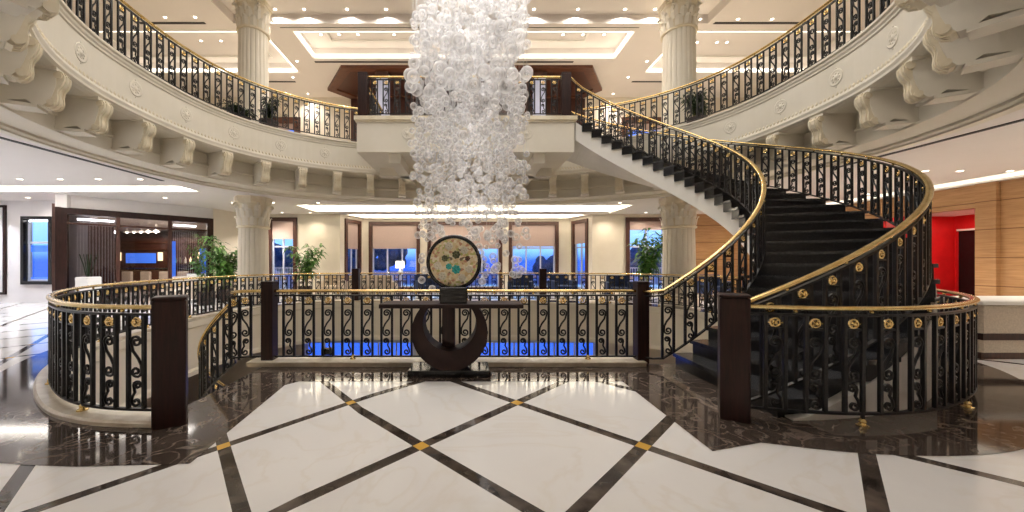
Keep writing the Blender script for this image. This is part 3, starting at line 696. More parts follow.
def balustrade(name, label, path, period=.29, s0=.14, s1=.14, feet=0, newels=(), group='wrought iron balustrades', skip=None, nmax=50, hs=1.0, fz=0):
    p0 = path.at(0); root = thing(name, label, 'railing', (p0.x,p0.y,p0.z), group)
    n = max(2, int(path.len/.12)); pts, nr, ds = path.sample(n)
    h = MB(); h.sweep(pts, [(q.x,q.y) for q in nr], [(-.032,.988),(-.027,.975),(-.012,.970),(.012,.970),(.027,.975),(.032,.988),(.030,.998),(.020,1.007),(0,1.010),(-.020,1.007),(-.030,.998)]); h.build('handrail', 'brass', root, smooth=True)
    h = MB(); h.sweep(pts, [(q.x,q.y) for q in nr], [(-.018,.918),(.018,.918),(.018,.938),(-.018,.938)]); h.build('sub_rail', 'iron', root)
    h = MB(); h.sweep(pts, [(q.x,q.y) for q in nr], [(-.016,.096),(.016,.096),(.016,.116),(-.016,.116)]); h.build('bottom_rail', 'iron', root)
    usable = path.len-s0-s1; nb = max(1, min(nmax, round(usable/period))); per = usable/nb
    xb = MB()
    for i in range(nb):
        s = s0+per*(i+.5); p = path.at(s); t = path.tan(s); a = math.atan2(t.y, t.x)
        if skip and skip(p): continue
        link('scroll', SC, root, p, a); link('rosette', RO, root, p, a)
        for g in (-.072, .072):
            q = path.at(s+g); t2 = path.tan(s+g)
            if i >= 50: xb.box(q.x-.0145,q.x+.0145,q.y-.0145,q.y+.0145,q.z+.10,q.z+.93)
            else: link('baluster', BA, root, q, math.atan2(t2.y, t2.x))
        if i % 2 == 0: link('stud', ST, root, path.at(s+per/2), 0)
        if feet and i % feet == feet//2:
            q = path.at(s+.072)+Vector((0,0,fz)); fo = link('foot', FP, root, q, a); fc = link('foot_cap', FC, fo, q, 0)
    if xb.v: stuff(xb.build('balusters', 'iron', root))
    for nw in newels: newel(root, *nw)
    root.scale = (1, 1, hs)
    return root
# hall level
front = Path([(-2.685,4.87,0),(2.34,4.87,0)])
balustrade('balustrade', 'straight black scrollwork railing between two dark posts, behind the round sculpture', front, .272, .13, .13, 6, [(-2.685,4.87,0,1.12,.078),(2.34,4.87,0,1.12,.078)], fz=.068)
b = MB(); b.box(-2.9,2.34,4.72,5.0,.004,.05); b.box(-2.9,2.34,4.70,5.02,.05,.068); struct(b.build('trim_11', 'stone'))
lgp = Path(Lg)
balustrade('balustrade', 'curved black railing on the cream curb at far left, sweeping round the stairwell', lgp, .262, .16, .05, 5, [(-2.545,3.08,0,1.09,.112,R(34))], fz=.05, nmax=60)
cp, cn_, _ = lgp.sample(120)
b = MB(); b.sweep([tuple(p) for p in cp], [(q.x,q.y) for q in cn_], [(-.14,.004),(.12,.004),(.12,.035),(.10,.05),(-.14,.05)]); struct(b.build('trim_12', 'stone'))
rgp = Path(Rg)
balustrade('balustrade', 'curved black railing on the dark marble, in front of the staircase foot at right', rgp, .29, .16, .05, 5, [(2.36,3.20,0,1.10,.108,R(-30))])
farp = Path([(-3.9,12.55,0),(2.6,12.55,0)])
balustrade('balustrade', 'straight black railing across the far side of the atrium, beyond the sculpture', farp, .29, .13, .13, 6, [(-3.9,12.55,0,1.15,.12),(2.6,12.55,0,1.15,.12)])
b = MB(); b.box(-3.9,2.6,12.40,12.70,.004,.05); struct(b.build('trim_13', 'stone'))
# staircase up
def zline(th): return .93-.99+RISE*(th-TH0)/DTH
def stair_path(fn, r, th0, th1, sgn=1, n=120, lead=(), tail=()):
    pts = list(lead)
    for i in range(n+1):
        th = th0+(th1-th0)*i/n; x, y = fn(th, r); z = max(0, zline(th)) if sgn > 0 else min(0, -zline(-180-th)+.0)
        pts.append((x, y, z))
    return Path(pts+list(tail))
NT = 30
inp = stair_path(rpt, RIN+.02, -96, TH0+DTH*(NT-.7), lead=[(2.34,4.82,0)], tail=[(2.60,9.32,H2+.12)])
outp = stair_path(rpt, ROUT-.02, -95, TH0+DTH*(NT-.6), lead=[(2.36,3.20,0)])
balustrade('balustrade', 'inner black and gold railing climbing the curved staircase to the landing', inp, .29, .16, .12, 0)
balustrade('balustrade', 'outer black and gold railing climbing the curved staircase, widest swing at right', outp, .29, .16, .12, 0)
st = thing('staircase', 'sweeping curved black granite staircase with white underside rising to the landing', 'staircase', (2.4,4.0,0))
for k in range(1, NT):
    a0 = TS0+DS*(k-1); a1 = TS0+DS*k; z = RISE*k
    def sector(r0, r1, t0, t1, n=3): return [rpt(t0+(t1-t0)*i/n, r1) for i in range(n+1)]+[rpt(t1-(t1-t0)*i/n, r0) for i in range(n+1)]
    r1 = ROUT+.05; r0 = RIN-.10
    if k < 3: r1 = ROUT-.02
    b = MB(); b.prism(sector(r0+.03, r1-.03, a0, a1, 3), z-RISE-.03, z-.045); s_ = b.build('step', 'granite', st)
    b = MB(); b.prism(sector(r0, r1, a0-.5, a1-.02, 3), z-.045, z); b.build('tread', 'lip_sheen', s_)
b = MB(); nseg = 90; vs = []
for i in range(nseg+1):
    th = TS0+1+(DS*(NT-1)+3)*i/nseg; zt = max(.02, RISE*(th-TS0)/DS-.05); zb = max(0.004, RISE*(th-TS0)/DS-.52)
    if th < TS0+DS*9: zb = .004
    ri, ro = RIN-.02, ROUT+.03
    for r_, z in ((ri,zt),(ro,zt),(ro,zb),(ri,zb)): vs.append((*rpt(th, r_), z))
fs = [(i*4+k, i*4+(k+1)%4, i*4+4+(k+1)%4, i*4+4+k) for i in range(nseg) for k in range(4)]+[(0,1,2,3),(nseg*4+3,nseg*4+2,nseg*4+1,nseg*4)]
b.add(vs, fs); b.build('stringer', 'white', st)
# landing railing and posts
lp = Path([(BX0+.12,11.4,H2),(BX0+.12,BY0+.13,H2)])
balustrade('balustrade', 'black railing with gold rosettes across the front of the upper landing, behind the chandelier', Path([(BX0+.14,BY0+.12,H2),(BX1-.2,BY0+.12,H2)]), .29, .14, .14, 0, [(BX0+.14,BY0+.12,H2,1.06,.12),(BX1-.2,BY0+.12,H2,1.06,.12)], hs=1.08)
balustrade('balustrade', 'short black side railing of the upper landing, left end', lp, .29, .1, .14, 0, hs=1.08)
# gallery railings
g0 = [p for p in ring.p[:-1]]
galp = [Vector((p.x+q[0]*.12, p.y+q[1]*.12, H2)) for p, q in zip(rp, rout)]
left = sorted([p for p in galp if p.x < BX0-.02 and p.y > 3.4], key=lambda p: math.atan2(p.y-CY, -(p.x-CX)))
right = sorted([p for p in galp if p.x > 3.6 and p.y > 3.4], key=lambda p: math.atan2(p.y-CY, p.x-CX))
balustrade('balustrade', 'curved black railing along the left side of the upper gallery', Path(left), .29, .1, .1, 0, hs=1.12)
balustrade('balustrade', 'curved black railing along the right side of the upper gallery', Path(right), .29, .1, .1, 0, hs=1.12)
# stairs going down on the left
sd = thing('staircase', 'curved stone staircase going down from the hall behind the left dark posts', 'staircase', (-2.75,4.0,0))
for k in range(1, 15):
    a0 = -84-8.0*(k-1); a1 = -84-8.0*k; z = -RISE*k
    def sec(r0, r1, t0, t1, n=3): return [lpt(t0+(t1-t0)*i/n, r1) for i in range(n+1)]+[lpt(t1-(t1-t0)*i/n, r0) for i in range(n+1)]
    b = MB(); b.prism(sec(LIN-.06, LOUT-.05, a0, a1), z-.04, z); b.prism(sec(LIN-.04, LOUT-.06, a0, a1), z-RISE-.25, z-.04); b.build('step', 'stone', sd)
dl = [(-2.69,4.87,0),(-3.0,4.83,0),(-3.22,4.84,-.02)]
for i in range(1, 60):
    th = -101-1.5*i; x, y = lpt(th, LIN); dl.append((x, y, -.03-RISE*1.5*i/7.2))
balustrade('balustrade', 'black railing curving down the left stairwell beside the front post', Path(dl), .29, .16, .1, 0)

# ------------------------------------------------------------------ chandelier of glass bubbles
CHX, CHY = .04, 7.40
ch = thing('chandelier', 'huge hanging chandelier of clear white glass bubbles', 'chandelier', (CHX,CHY,ZD))
rnd = random.Random(11); G = []
def put(z0, z1, n, d0, d1, rmin, rmax):
    for _ in range(n):
        a = rnd.uniform(0, 2*PI); rr = math.sqrt(rnd.uniform(rmin**2, rmax**2))
        G.append((CHX+rr*math.cos(a), CHY+rr*math.sin(a), rnd.uniform(z0, z1), rnd.uniform(d0, d1)/2))
put(6.6,9.7,150,.13,.20,.2,1.2)
put(5.5,6.7,430,.12,.20,.1,1.2)
put(4.45,5.6,190,.19,.27,.1,1.22)
put(3.7,4.5,420,.09,.16,.0,1.2)
put(2.55,3.7,360,.10,.17,.1,1.2)
put(1.9,2.6,130,.10,.16,.3,1.22)
put(1.15,1.95,55,.11,.17,.55,1.2)
put(.85,1.2,14,.11,.16,.55,1.2)
def score(g): return (g[3]/g[1])*(1 if 3.0 < g[2]+0 < 6.8 or g[2] < 2.2 else .4)*(1 if g[1] < CHY-.2 else .6)
G.sort(key=score, reverse=True)
b = MB(); b.ball((0,0,0), 1, 16, 10); o = b.build('glass_bubble', 'bubble', smooth=True); BM = o.data; bpy.data.objects.remove(o)
for x, y, z, r_ in G[:100]:
    o = link('glass_bubble', BM, ch, (x,y,z)); o.scale = (r_, r_, r_*.96)
b = MB()
for x, y, z, r_ in G[100:]: b.ball((x,y,z), r_, 12, 8)
stuff(b.build('glass_bubbles', 'bubble', ch, smooth=True))
b = MB()
for i, (x, y, z, r_) in enumerate(G):
    if i % 3 == 0: b.tube([(x,y,z+r_*.9),(x,y,ZD-.06)], .0012, 3)
stuff(b.build('hanging_wires', 'wire', ch))
b = MB(); b.lathe([(1.45,ZD-.06),(1.5,ZD-.05),(1.5,ZD+.0)], CHX, CHY, 48); b.build('ceiling_plate', 'white', ch)
for zz in (2.3,3.2,4.1,5.0,5.9):  # point lights added inside to whiten the bubbles, no real fittings
    l = bpy.data.lights.new('chandelier_core_fill', 'POINT'); l.energy = 7.0 if zz < 4.5 else 3.5; l.color = (1, .97, .95); l.shadow_soft_size = .4
    o = bpy.data.objects.new('chandelier_core_fill', l); COL.objects.link(o); o.parent = ch; o.location = (0, 0, zz-ZD)
for a in range(6): area('chandelier_top_fill', (1.1*math.cos(a*PI/3), 1.1*math.sin(a*PI/3), -.08), .2, 9, (1, .97, .94), spread=50, parent=ch, shape='DISK')  # spots added below the plate to lift the self-shaded bubbles

# ------------------------------------------------------------------ console with crescent base, disc sculpture on it
CYF = 4.28
co = thing('console_table', 'dark console table on an open crescent base in front of the railing', 'table', (-.22,4.46,0))
b = MB(); b.cbox(-.72,.26,4.28,4.68,.003,.085,.01); b.build('plinth', 'blackgloss', co)
def crescent(cx, zo, ro, zi, ri, y0, y1, ztop):
    def arc(zc, r_):
        a = math.asin((ztop-zc)/r_) if abs(ztop-zc) < r_ else PI/2-.05
        return [(cx+r_*math.cos(t), zc+r_*math.sin(t)) for t in [PI-a+(PI+2*a)*i/48 for i in range(49)]]
    o_ = arc(zo, ro); i_ = arc(zi, ri); b = MB(); n = len(o_)
    vs = [(x,y0,z) for x, z in o_]+[(x,y0,z) for x, z in i_]+[(x,y1,z) for x, z in o_]+[(x,y1,z) for x, z in i_]
    fs = []
    for k in range(n-1):
        fs += [(k,k+1,n+k+1,n+k),(2*n+k,3*n+k,3*n+k+1,2*n+k+1),(k,2*n+k,2*n+k+1,k+1),(n+k,n+k+1,3*n+k+1,3*n+k)]
    fs += [(0,n,3*n,2*n),(n-1,3*n-1,4*n-1,2*n-1)]
    return b.add(vs, fs)
crescent(-.22, .535, .455, .635, .32, 4.30, 4.62, .828).build('crescent_base', 'console', co)
b = MB(); b.cbox(-.325,-.165,4.50,4.66,.085,.828,.004); b.build('post', 'mahogany', co)
b = MB(); b.cbox(-1.06,.66,4.27,4.68,.828,.878,.006); b.build('tabletop', 'console', co)
di = thing('disc_sculpture', 'round mosaic disc in a black ring standing on the console table', 'sculpture', (-.17,4.45,.878))
DX, DZ, DR = -.175, 1.375, .315
b = MB(); b.cbox(DX-.165,DX+.165,4.33,4.57,.879,1.075,.006); b.build('block', 'blackgloss', di)
b = MB(); b.tube([(DX+DR*math.cos(t), 4.45, DZ+DR*math.sin(t)) for t in [2*PI*i/64 for i in range(64)]], .026, 10, True, rz=.026); 
b.build('ring', 'blackgloss', di, smooth=True)
b = MB(); b.lathe([(DR-.02,-.02),(DR-.02,.02),(DR*.8,.028),(.001,.03)], 0, 0, 48); b.v = [(DX+v[0], 4.45-v[2], DZ+v[1]) for v in b.v]; b.build('mosaic_disc', 'mosaic', di)
def petal_cluster(name, cx, cz, r_, m, n=7):
    b = MB(); b.ball((DX+cx,4.42,DZ+cz), r_*.35, 8, 6)
    for k in range(n):
        a = 2*PI*k/n; b.ball((DX+cx+r_*.62*math.cos(a), 4.42, DZ+cz+r_*.62*math.sin(a)), r_*.33, 8, 6)
    return b.build(name, m, di, smooth=True)
petal_cluster('teal_flower', .03, -.085, .06, 'teal'); petal_cluster('teal_flower', -.06, -.05, .042, 'teal')
petal_cluster('olive_flower', .03, .095, .055, 'olive'); petal_cluster('olive_flower', -.11, .05, .045, 'olive')
petal_cluster('red_flower', .17, .05, .035, 'redwood')
for cx, cz in ((.10,-.19),(-.14,-.17),(-.06,.2),(.13,.15),(-.2,-.04),(.19,-.08)): petal_cluster('cream_flower', cx, cz, .055, 'cream')
# small black floodlight at the curb
fl = thing('floodlight', 'small black floodlight box behind the front railing foot', 'lamp', (-1.95,5.0,.068))
b = MB(); b.cbox(-2.03,-1.87,4.96,5.02,.10,.19,.008); b.build('housing', 'blackgloss', fl)
b = MB(); b.box(-2.0,-1.99,4.97,5.0,.067,.11); b.box(-1.91,-1.90,4.97,5.0,.067,.11); b.build('bracket', 'iron', fl)

# ------------------------------------------------------------------ shop front (bar) at the left
A0, A1 = Vector((-12.54,10.93)), Vector((-9.9,13.98)); SD = (A1-A0).normalized(); SN = Vector((-SD.y, SD.x)); SLN = (A1-A0).length
def sp(u, dpt=0): return A0+SD*u+SN*dpt
def upx(px):                                            # where the sight line of an image column meets the shop front
    t = (px-468)/F; return (t*A0.y-A0.x)/(SD.x-t*SD.y)
sf = thing('shopfront', 'dark wood framed glass front of the bar beside the pale left wall', 'shopfront', (A0.x,A0.y,0))
b = MB()
for u0, u1 in ((0,.24),(upx(207),SLN)): b.slab(sp(u0,-.06), sp(u1,-.06), 0, 2.86, .22)
b.slab(sp(0,-.06), sp(SLN,-.06), 2.86, 3.06, .22); b.build('frame', 'mahogany', sf)
for px in (118, 170):
    u = upx(px); b = MB(); b.slab(sp(u-.05,-.04), sp(u+.05,-.04), 0, 2.86, .12); b.build('mullion', 'darkwood', sf)
b = MB(); b.slab(sp(.24,-.02), sp(upx(207),-.02), 2.55, 2.61, .08); b.build('transom', 'darkwood', sf)
for u0, u1 in ((.24,upx(118)-.05),(upx(118)+.05,upx(170)-.05),(upx(170)+.05,upx(207))):
    b = MB(); b.slab(sp(u0,.0), sp(u1,.0), .02, 2.86, .012); b.build('pane', 'shopglass', sf)
# interior shell
b = MB(); q = [Vector((-12.78,11.25)), Vector((-9.98,14.45)), Vector((-11.3,20.2)), Vector((-19.8,20.2))]
b.slab(q[1], q[2], 0, 3.2, .15, -1); b.slab(q[2], q[3], 0, 3.2, .15, -1); b.slab(q[3], q[0], 0, 3.2, .15, -1); struct(b.build('wall_bar', 'darkwood'))
b = MB(); b.prism([tuple(x) for x in q], 3.1, 3.2); struct(b.build('ceiling_bar', 'ceil'))
area('bar_light', (-13.2, 15.6, 3.05), 1.5, 110, WARM, size_y=2.0)
area('bar_light', (-15.6, 18.2, 3.05), 3.0, 110, WARM, size_y=1.0)
t = thing('linear_lamp', 'bright linear lamp inside the bar, behind its left pane', 'lamp', (-13.5,13.2,2.57))
b = MB(); b.box(-14.1,-12.95,13.15,13.25,2.43,2.52); b.build('diffuser', 'cove_cool', t)
b = MB(); b.box(-14.1,-12.95,13.14,13.26,2.52,2.57); b.box(-13.9,-13.88,13.19,13.21,2.57,3.1); b.box(-13.17,-13.15,13.19,13.21,2.57,3.1); b.build('housing', 'white', t)
for i, px in enumerate((127,134,141,148,156)):
    x = at(px,16.0); t = thing('pendant_lamp', ['first','second','third','fourth','fifth'][i]+' small pendant lamp from the left above the bar chairs', 'lamp', (x,16.0,2.7), 'bar pendants')
    b = MB(); b.lathe([(.02,2.82),(.13,2.74),(.14,2.70)], x,16.0,14, cap=False); b.tube([(x,16.0,2.8),(x,16.0,3.1)], .008, 5); b.build('shade', 'white', t)
    b = MB(); b.ball((x,16.0,2.72), .06, 8, 6); b.build('bulb', 'lamp', t)
bc = thing('bar_counter', 'long wooden bar counter inside the glass fronted bar', 'counter', (-14.5,17.4,0))
b = MB(); b.cbox(-17.2,-12.0,17.2,17.7,.05,1.02,.02); b.build('front', 'redwood', bc)
b = MB(); b.cbox(-17.3,-11.9,17.1,17.8,1.02,1.08,.02); b.build('worktop', 'blackgloss', bc)
bs = thing('back_bar_shelf', 'lit back bar with blue glass panel and amber lamps', 'shelf', (-15.5,19.7,0))
b = MB(); b.box(-19.3,-11.6,19.5,20.0,0,2.7); b.build('cabinet', 'darkwood', bs)
b = MB(); b.box(-18.5,-16.9,19.46,19.5,1.32,1.86); b.build('blue_panel', 'blue_light', bs)
for x in (-19.0,-16.75,-16.2,-14.6,-13.4):
    b = MB(); b.box(x,x+.22,19.44,19.5,1.45,1.90); b.build('amber_panel', 'amber', bs)
for k in range(16):
    x = -16.0+.27*k
    if abs(x+14.5) < .25 or abs(x+13.3) < .25: continue
    t = tag(MB().lathe([(.045,1.32),(.045,1.52),(.015,1.60),(.015,1.66)], x, 19.36, 8).build('bottle', ('amber','teal','olive','white')[k%4]), 'one of the small bottles standing in a row on the lit back bar', 'bottle', 'bottles on the back bar')
b = MB(); b.box(-16.2,-11.7,19.28,19.5,1.27,1.32); b.build('bottle_ledge', 'redwood', bs)
for z in (2.05,2.4):
    b = MB(); b.box(-19.2,-11.7,19.40,19.5,z,z+.05); b.build('ledge', 'redwood', bs)
def chair(x, y, rz, label, fab, name='bar_chair', cat='chair', group=None, w=.46, d=.46, sh=.46, bh=.9, arms=False, legm='darkwood'):
    t = thing(name, label, cat, (x,y,0), group); t.rotation_euler = (0,0,rz)
    def lk(b, n, m): 
        o = b.build(n, m); o.parent = t; return o
    b = MB(); b.cbox(-w/2,w/2,-d/2,d/2,sh-.14,sh,.03); lk(b, 'seat', fab)
    b = MB(); b.cbox(-w/2,w/2,d/2-.12,d/2,sh-.02,bh,.03); lk(b, 'backrest', fab)
    if arms:
        for sx in (-1, 1): b = MB(); b.cbox(sx*w/2-.07,sx*w/2+.07,-d/2,d/2,sh-.3,sh+.2,.03); lk(b, 'arm', fab)
    for sx in (-1,1):
        for sy in (-1,1): b = MB(); b.tube([(sx*(w/2-.05),sy*(d/2-.05),0),(sx*(w/2-.05),sy*(d/2-.05),sh-.12)], .022, 6); lk(b, 'leg', legm)
    return t
for i in range(5):
    p = Vector((-16.4+.85*i, 16.6)); chair(p.x, p.y, PI, ['first','second','third','fourth','fifth'][i]+' beige bar chair from the left in front of the bar counter', 'beige_fabric', group='bar chairs', sh=.5, bh=.95)
# hanging crystal strings and blue vertical panels behind the glass
for k, (px0, px1, lb) in enumerate(((78,116,'curtain of crystal strings behind the left pane of the bar'),(177,200,'curtain of crystal strings behind the right pane of the bar'))):
    u0, u1 = upx(px0), upx(px1); t = thing('string_curtain', lb, 'curtain', (*sp(u0,.6),2.8), 'crystal string curtains')
    b = MB(); b.slab(sp(u0,.55), sp(u1,.55), 2.74, 2.8, .06); b.build('track', 'cove_cool', t)
    b = MB()
    for j in range(13):
        p = sp(u0+(u1-u0)*j/12, .58); b.tube([(p.x,p.y,.5+.35*((j*7)%5)/5),(p.x,p.y,2.75)], .004, 4)
    stuff(b.build('strings', 'rope', t))
u0, u1 = upx(90), upx(117); b = MB(); b.slab(sp(u0,.9), sp(u1,.9), .0, 2.6, .06); t = tag(b.build('screen_panel', 'darkwood'), 'brown wood screen behind the left pane of the bar', 'screen')
for px, z0, z1, lb in ((174,.5,2.15,'tall narrow blue glowing panel beside the right mullion of the bar'),(205,.6,1.9,'tall narrow blue glowing panel beside the right end of the bar front')):
    u = upx(px); t = thing('light_panel', lb, 'light', (*sp(u,.3),0), 'blue light panels')
    b = MB(); b.slab(sp(u-.10,.28), sp(u+.10,.28), z0, z1, .04); b.build('blue_glass', 'blue_light', t)
    b = MB(); b.slab(sp(u-.12,.25), sp(u+.12,.25), 0, z0, .1); b.build('stand', 'darkwood', t)
def planter(u, dpt, w, h, lb):
    p = sp(u, dpt); t = thing('planter', lb, 'planter', (p.x,p.y,0), 'white planters')
    b = MB(); b.cbox(p.x-w/2,p.x+w/2,p.y-w/2,p.y+w/2,0,h,.02); b.build('box', 'white', t)
    b = MB(); b.box(p.x-w/2+.04,p.x+w/2-.04,p.y-w/2+.04,p.y+w/2-.04,h,h+.01); b.build('soil', 'pot', t)
    b = MB(); r_ = random.Random(int(u*100))
    for k in range(9):
        a = r_.uniform(0,2*PI); b.tube([(p.x+.05*math.cos(a),p.y+.05*math.sin(a),h),(p.x+.12*math.cos(a),p.y+.12*math.sin(a),h+.4),(p.x+.2*math.cos(a),p.y+.2*math.sin(a),h+.7)], .008, 4)
    b.build('twigs', 'leafdark', t)
planter(upx(88), -.3, .42, .92, 'white square planter in front of the left pane of the bar'); planter(upx(194), -.35, .42, .95, 'white square planter in front of the right pane of the bar')
# framed panel on the pale wall
fp = thing('wall_panel_frame', 'dark framed tall panel on the pale wall at the far left edge', 'frame', (-16.8,12.15,.3))
b = MB()
for r_ in ((-18.2,-15.62,.28,.36),(-18.2,-15.62,3.22,3.30),(-18.2,-18.12,.36,3.22),(-15.70,-15.62,.36,3.22)): b.box(r_[0],r_[1],12.14,12.198,r_[2],r_[3])
b.build('frame', 'mahogany', fp); b = MB(); b.box(-18.12,-15.70,12.17,12.198,.36,3.22); b.build('panel', 'wall_cool', fp)

# ------------------------------------------------------------------ plants
def palm(x, y, z, h, w, label, lm='leaf', nst=9, seed=1, pot=True, ph=.42):
    t = thing('potted_palm', label, 'plant', (x,y,z), 'potted palms'); r_ = random.Random(seed)
    b = MB(); pr = .24; b.lathe([(pr*.75,z),(pr,z+.06),(pr*1.06,z+ph-.05),(pr*1.12,z+ph-.04),(pr*1.12,z+ph),(pr*.98,z+ph),(pr*.95,z+ph-.04),(.001,z+ph-.04)], x, y, 20); b.build('pot', 'pot', t)
    s_ = MB(); lf = MB()
    for k in range(nst):
        a = r_.uniform(0, 2*PI); sprd = w*.45*math.sqrt(r_.random()); hh = h*r_.uniform(.6, 1.0)
        pts = [Vector((x+sprd*q*q*math.cos(a)+.08*math.cos(a), y+sprd*q*q*math.sin(a)+.08*math.sin(a), z+ph-.06+(hh-ph)*q)) for q in (0,.25,.5,.75,1)]
        s_.tube(pts, .012, 5, taper=.5)
        for j in range(40):
            q = r_.uniform(.28, 1.0); i = min(3, int(q*4)); p = pts[i].lerp(pts[i+1], q*4-i)
            g = r_.uniform(0, 2*PI); ln = w*r_.uniform(.16, .34); el = r_.uniform(-.1, .7)
            d = Vector((math.cos(g)*math.cos(el), math.sin(g)*math.cos(el), math.sin(el))); sd_ = d.cross(Vector((0,0,1))).normalized()*.042*(w/1.2)
            m1 = p+d*ln*.45+Vector((0,0,.015)); e_ = p+d*ln-Vector((0,0,ln*.45))
            lf.add([p, m1+sd_, e_, m1-sd_, m1+Vector((0,0,-.004))], [(0,1,4),(1,2,4),(2,3,4),(3,0,4)])
    s_.build('canes', 'stem', t); lf.build('foliage', lm, t, recalc=False)
    return t
palm(at(225,12.9),12.9,0,2.45,1.5,'tall bushy bamboo palm beside the bar front and left column',seed=3,nst=16)
palm(at(206,11.6),11.6,0,2.3,.8,'slimmer bamboo palm tucked against the bar frame',seed=8,nst=8)
palm(at(305,14.3),14.3,0,2.2,1.4,'palm on the hall floor between the left column and the bay window',seed=5,nst=12)
palm(at(645,13.9),13.9,0,2.75,1.7,'loose tall palm before the right window, left of the right column',seed=6,nst=11)
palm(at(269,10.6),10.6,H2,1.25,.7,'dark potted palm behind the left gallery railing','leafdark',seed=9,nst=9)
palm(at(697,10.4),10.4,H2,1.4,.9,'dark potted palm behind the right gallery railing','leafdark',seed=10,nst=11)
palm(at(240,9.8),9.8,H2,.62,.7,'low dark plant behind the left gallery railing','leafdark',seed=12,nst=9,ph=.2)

# ------------------------------------------------------------------ seating beyond the atrium
def arm(px, Y, rz, lb, fab, w=.8, group=None): return chair(at(px,Y), Y, rz, lb, fab, 'armchair', 'chair', group, w, .75, .44, .88, True)
arm(182,12.2,.3,'beige armchair behind the left railing, below the right end of the bar','beige_fabric',group='beige armchairs')
arm(231,14.0,-.2,'beige armchair just left of the left column','beige_fabric',group='beige armchairs')
arm(332,14.4,.1,'beige armchair right of the palm by the bay window','beige_fabric',group='beige armchairs')
arm(428,14.6,.6,'navy armchair left of the sculpture, beyond the far railing','navy_fabric',group='navy armchairs')
arm(521,14.2,-.3,'navy armchair right of the sculpture, beyond the far railing','navy_fabric',group='navy armchairs')
arm(562,14.6,.2,'navy armchair just right of the far right post','navy_fabric',group='navy armchairs')
arm(619,13.4,-.2,'navy armchair left of the potted palm at right','navy_fabric',group='navy armchairs')
arm(715,14.0,0,'navy armchair before the wood wall, seen under the staircase','navy_fabric',group='navy armchairs')
sx = at(373,14.6)
so = thing('sofa', 'beige sofa before the left bay window, beside the table lamp', 'sofa', (sx,14.6,0))
b = MB(); b.cbox(sx-.85,sx+.85,14.25,15.0,.1,.42,.03); b.build('base', 'beige_fabric', so)
b = MB(); b.cbox(sx-.85,sx+.85,14.20,14.40,.42,.86,.03); b.build('backrest', 'beige_fabric', so)
for k in (-1,1): b = MB(); b.cbox(sx+k*.85-.09,sx+k*.85+.09,14.20,15.0,.1,.62,.03); b.build('arm', 'beige_fabric', so)
for k in range(4): b = MB(); b.cbox(sx+(k%2*2-1)*.75-.03,sx+(k%2*2-1)*.75+.03,14.3+.55*(k//2),14.36+.55*(k//2),0,.1,.004); b.build('leg', 'darkwood', so)
for k in (-1,1): b = MB(); b.cbox(sx+k*.39-.37,sx+k*.39+.37,14.42,15.0,.42,.54,.04); b.build('cushion', 'beige_fabric', so)
tx = at(400,15.5)
tb = thing('side_table', 'small round dark side table under the table lamp', 'table', (tx,15.5,0))
b = MB(); b.lathe([(.30,.56),(.31,.58),(.30,.60)], tx,15.5,24); b.build('tabletop', 'darkwood', tb); b = MB(); b.lathe([(.2,0),(.2,.03),(.03,.06),(.03,.56)], tx,15.5,16); b.build('pedestal', 'darkwood', tb)
tl = thing('table_lamp', 'lit table lamp with a white drum shade before the bay window', 'lamp', (tx,15.5,.6))
b = MB(); b.lathe([(.10,.60),(.10,.63),(.04,.66),(.06,.85),(.09,.95),(.03,1.08),(.015,1.12)], tx,15.5,16); b.build('base', 'sash', tl, smooth=False)
b = MB(); b.lathe([(.19,1.12),(.18,1.42),(.178,1.42),(.188,1.12)], tx,15.5,24, cap=False); b.build('lamp_shade', 'shade', tl)
# landing banquette
bn = thing('banquette', 'low rust coloured banquette on the upper landing behind its railing', 'bench', (-.1,11.0,H2))
b = MB(); b.cbox(-2.4,2.2,10.8,11.4,H2,H2+.32,.02); b.build('base', 'darkwood', bn)
b = MB(); b.cbox(-2.4,2.2,10.75,11.4,H2+.32,H2+.46,.04); b.build('seat', 'rust_fabric', bn)
# right low counter bench
rb = thing('counter_bench', 'low pale upholstered counter along the right edge, before the wood wall', 'counter', (9.2,5.3,0))
b = MB(); b.cbox(7.25,11.5,5.08,5.7,.10,.78,.03); b.build('body', 'beige_fabric', rb)
b = MB(); b.cbox(7.2,11.55,5.03,5.75,.78,.84,.015); b.build('top', 'white', rb)
b = MB(); b.box(7.24,11.51,5.06,5.72,.28,.37); b.build('dark_band', 'mahogany', rb)
b = MB(); b.box(7.3,11.45,5.12,5.66,.0,.10); b.build('plinth', 'darkwood', rb)

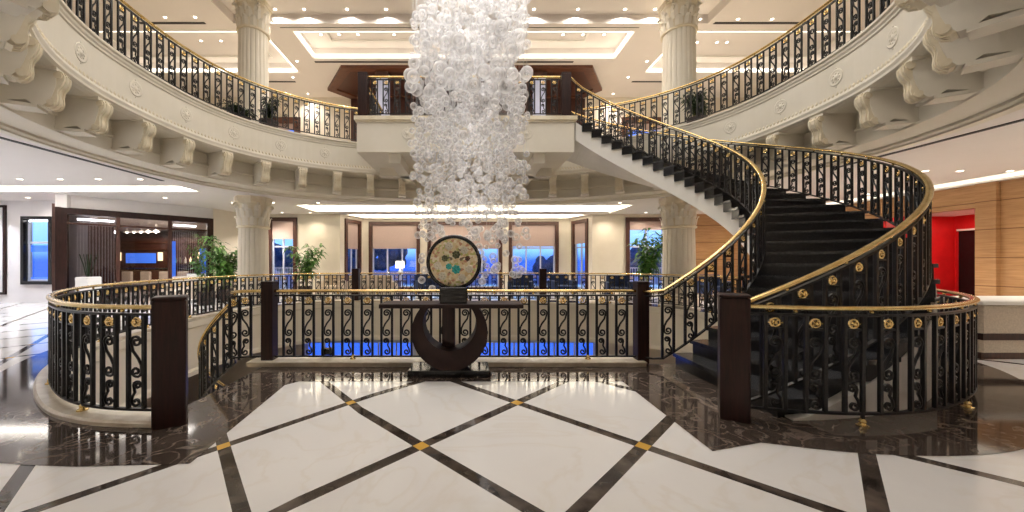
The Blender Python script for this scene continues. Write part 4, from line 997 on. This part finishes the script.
# ------------------------------------------------------------------ downlights
b = MB(); b.lathe([(.062,.013),(.062,0),(.085,0),(.09,.013)], 0,0,20, cap=False); o = b.build('trim_ring', 'white'); DR_ = o.data; bpy.data.objects.remove(o)
b = MB(); b.lathe([(.001,.006),(.06,.006),(.06,.012)], 0,0,16); o = b.build('lens', 'lamp'); DL_ = o.data; bpy.data.objects.remove(o)
ORD = ['first','second','third','fourth','fifth','sixth','seventh','eighth','ninth','tenth']
def downrow(pts, z, where, power, spread=100, color=None, k=None):
    color = color or ((1, .93, .86) if z > 6 else WARM); k = k or (.8 if z > 6 else .9)
    for i, (x, y) in enumerate(pts):
        t = thing('downlight', '%s downlight %s' % (ORD[i], where), 'light', (x,y,z-.013), 'recessed downlights')
        a = link('trim_ring', DR_, t, (x,y,z-.013)); c = link('lens', DL_, t, (x,y,z-.013)); a.scale = c.scale = (k,k,1)
        area('downlight_beam', (0,0,-.02), .1, power, color, spread=spread, parent=t, shape='DISK')
downrow([(at(px,12.34),12.34) for px in (275,304,347,386,534,578,625,655)], ZD, 'from the left in the raised ceiling row', 26, 150)
downrow([(at(px,12.3),12.3) for px in (165,195)], ZU, 'from the left beside the left gallery column', 30)
downrow([(at(px,12.4),12.4) for px in (700,738,772)], ZU, 'from the left beside the right gallery column', 30)
downrow([(at(px,13.9),13.9) for px in (321,339,358,394,563,583,604)], ZU+.42, 'from the left inside the big coffer', 27)
downrow([(at(px,14.3),14.3) for px in (201,221)], ZU+.42, 'from the left inside the left coffer', 30)
downrow([(at(px,14.4),14.4) for px in (697,727,717)], ZU+.42, 'from the left inside the right coffer', 30)
downrow([(at(px,15.0),15.0) for px in (297,647)], ZU, 'from the left between the upper coffers', 30)
downrow([(at(px,16.3),16.3) for px in (293,628)], ZU, 'from the left beside the wood canopy', 30)
downrow([(at(px,17.9),17.9) for px in (308,613)], ZU, 'from the left close to the gallery back wall', 30, 120)
downrow([(at(px,9.0),9.0) for px in (20,60,98,140)], ZC, 'from the left in front of the left cove', 8, 120, NEUT)
downrow([(at(px,11.6),11.6) for px in (28,93,165)], ZC, 'from the left in the ceiling before the bar', 10, 130, NEUT)
downrow([(at(px,12.6),12.6) for px in (233,273,318,390,620)], ZC, 'from the left in the row of the left column', 12, 130)
downrow([(at(px,15.1),15.1) for px in (282,310,610,646)], ZC, 'from the left in the ceiling before the windows', 12, 130)
downrow([(at(px,8.2),8.2) for px in (905,925,960,1010)], ZC, 'from the left in the ceiling over the right bench', 14, 130)
downrow([(8.8,13.6),(11.0,14.2),(12.2,11.0)], ZC, 'from the left in the ceiling near the wood wall', 22, 140)
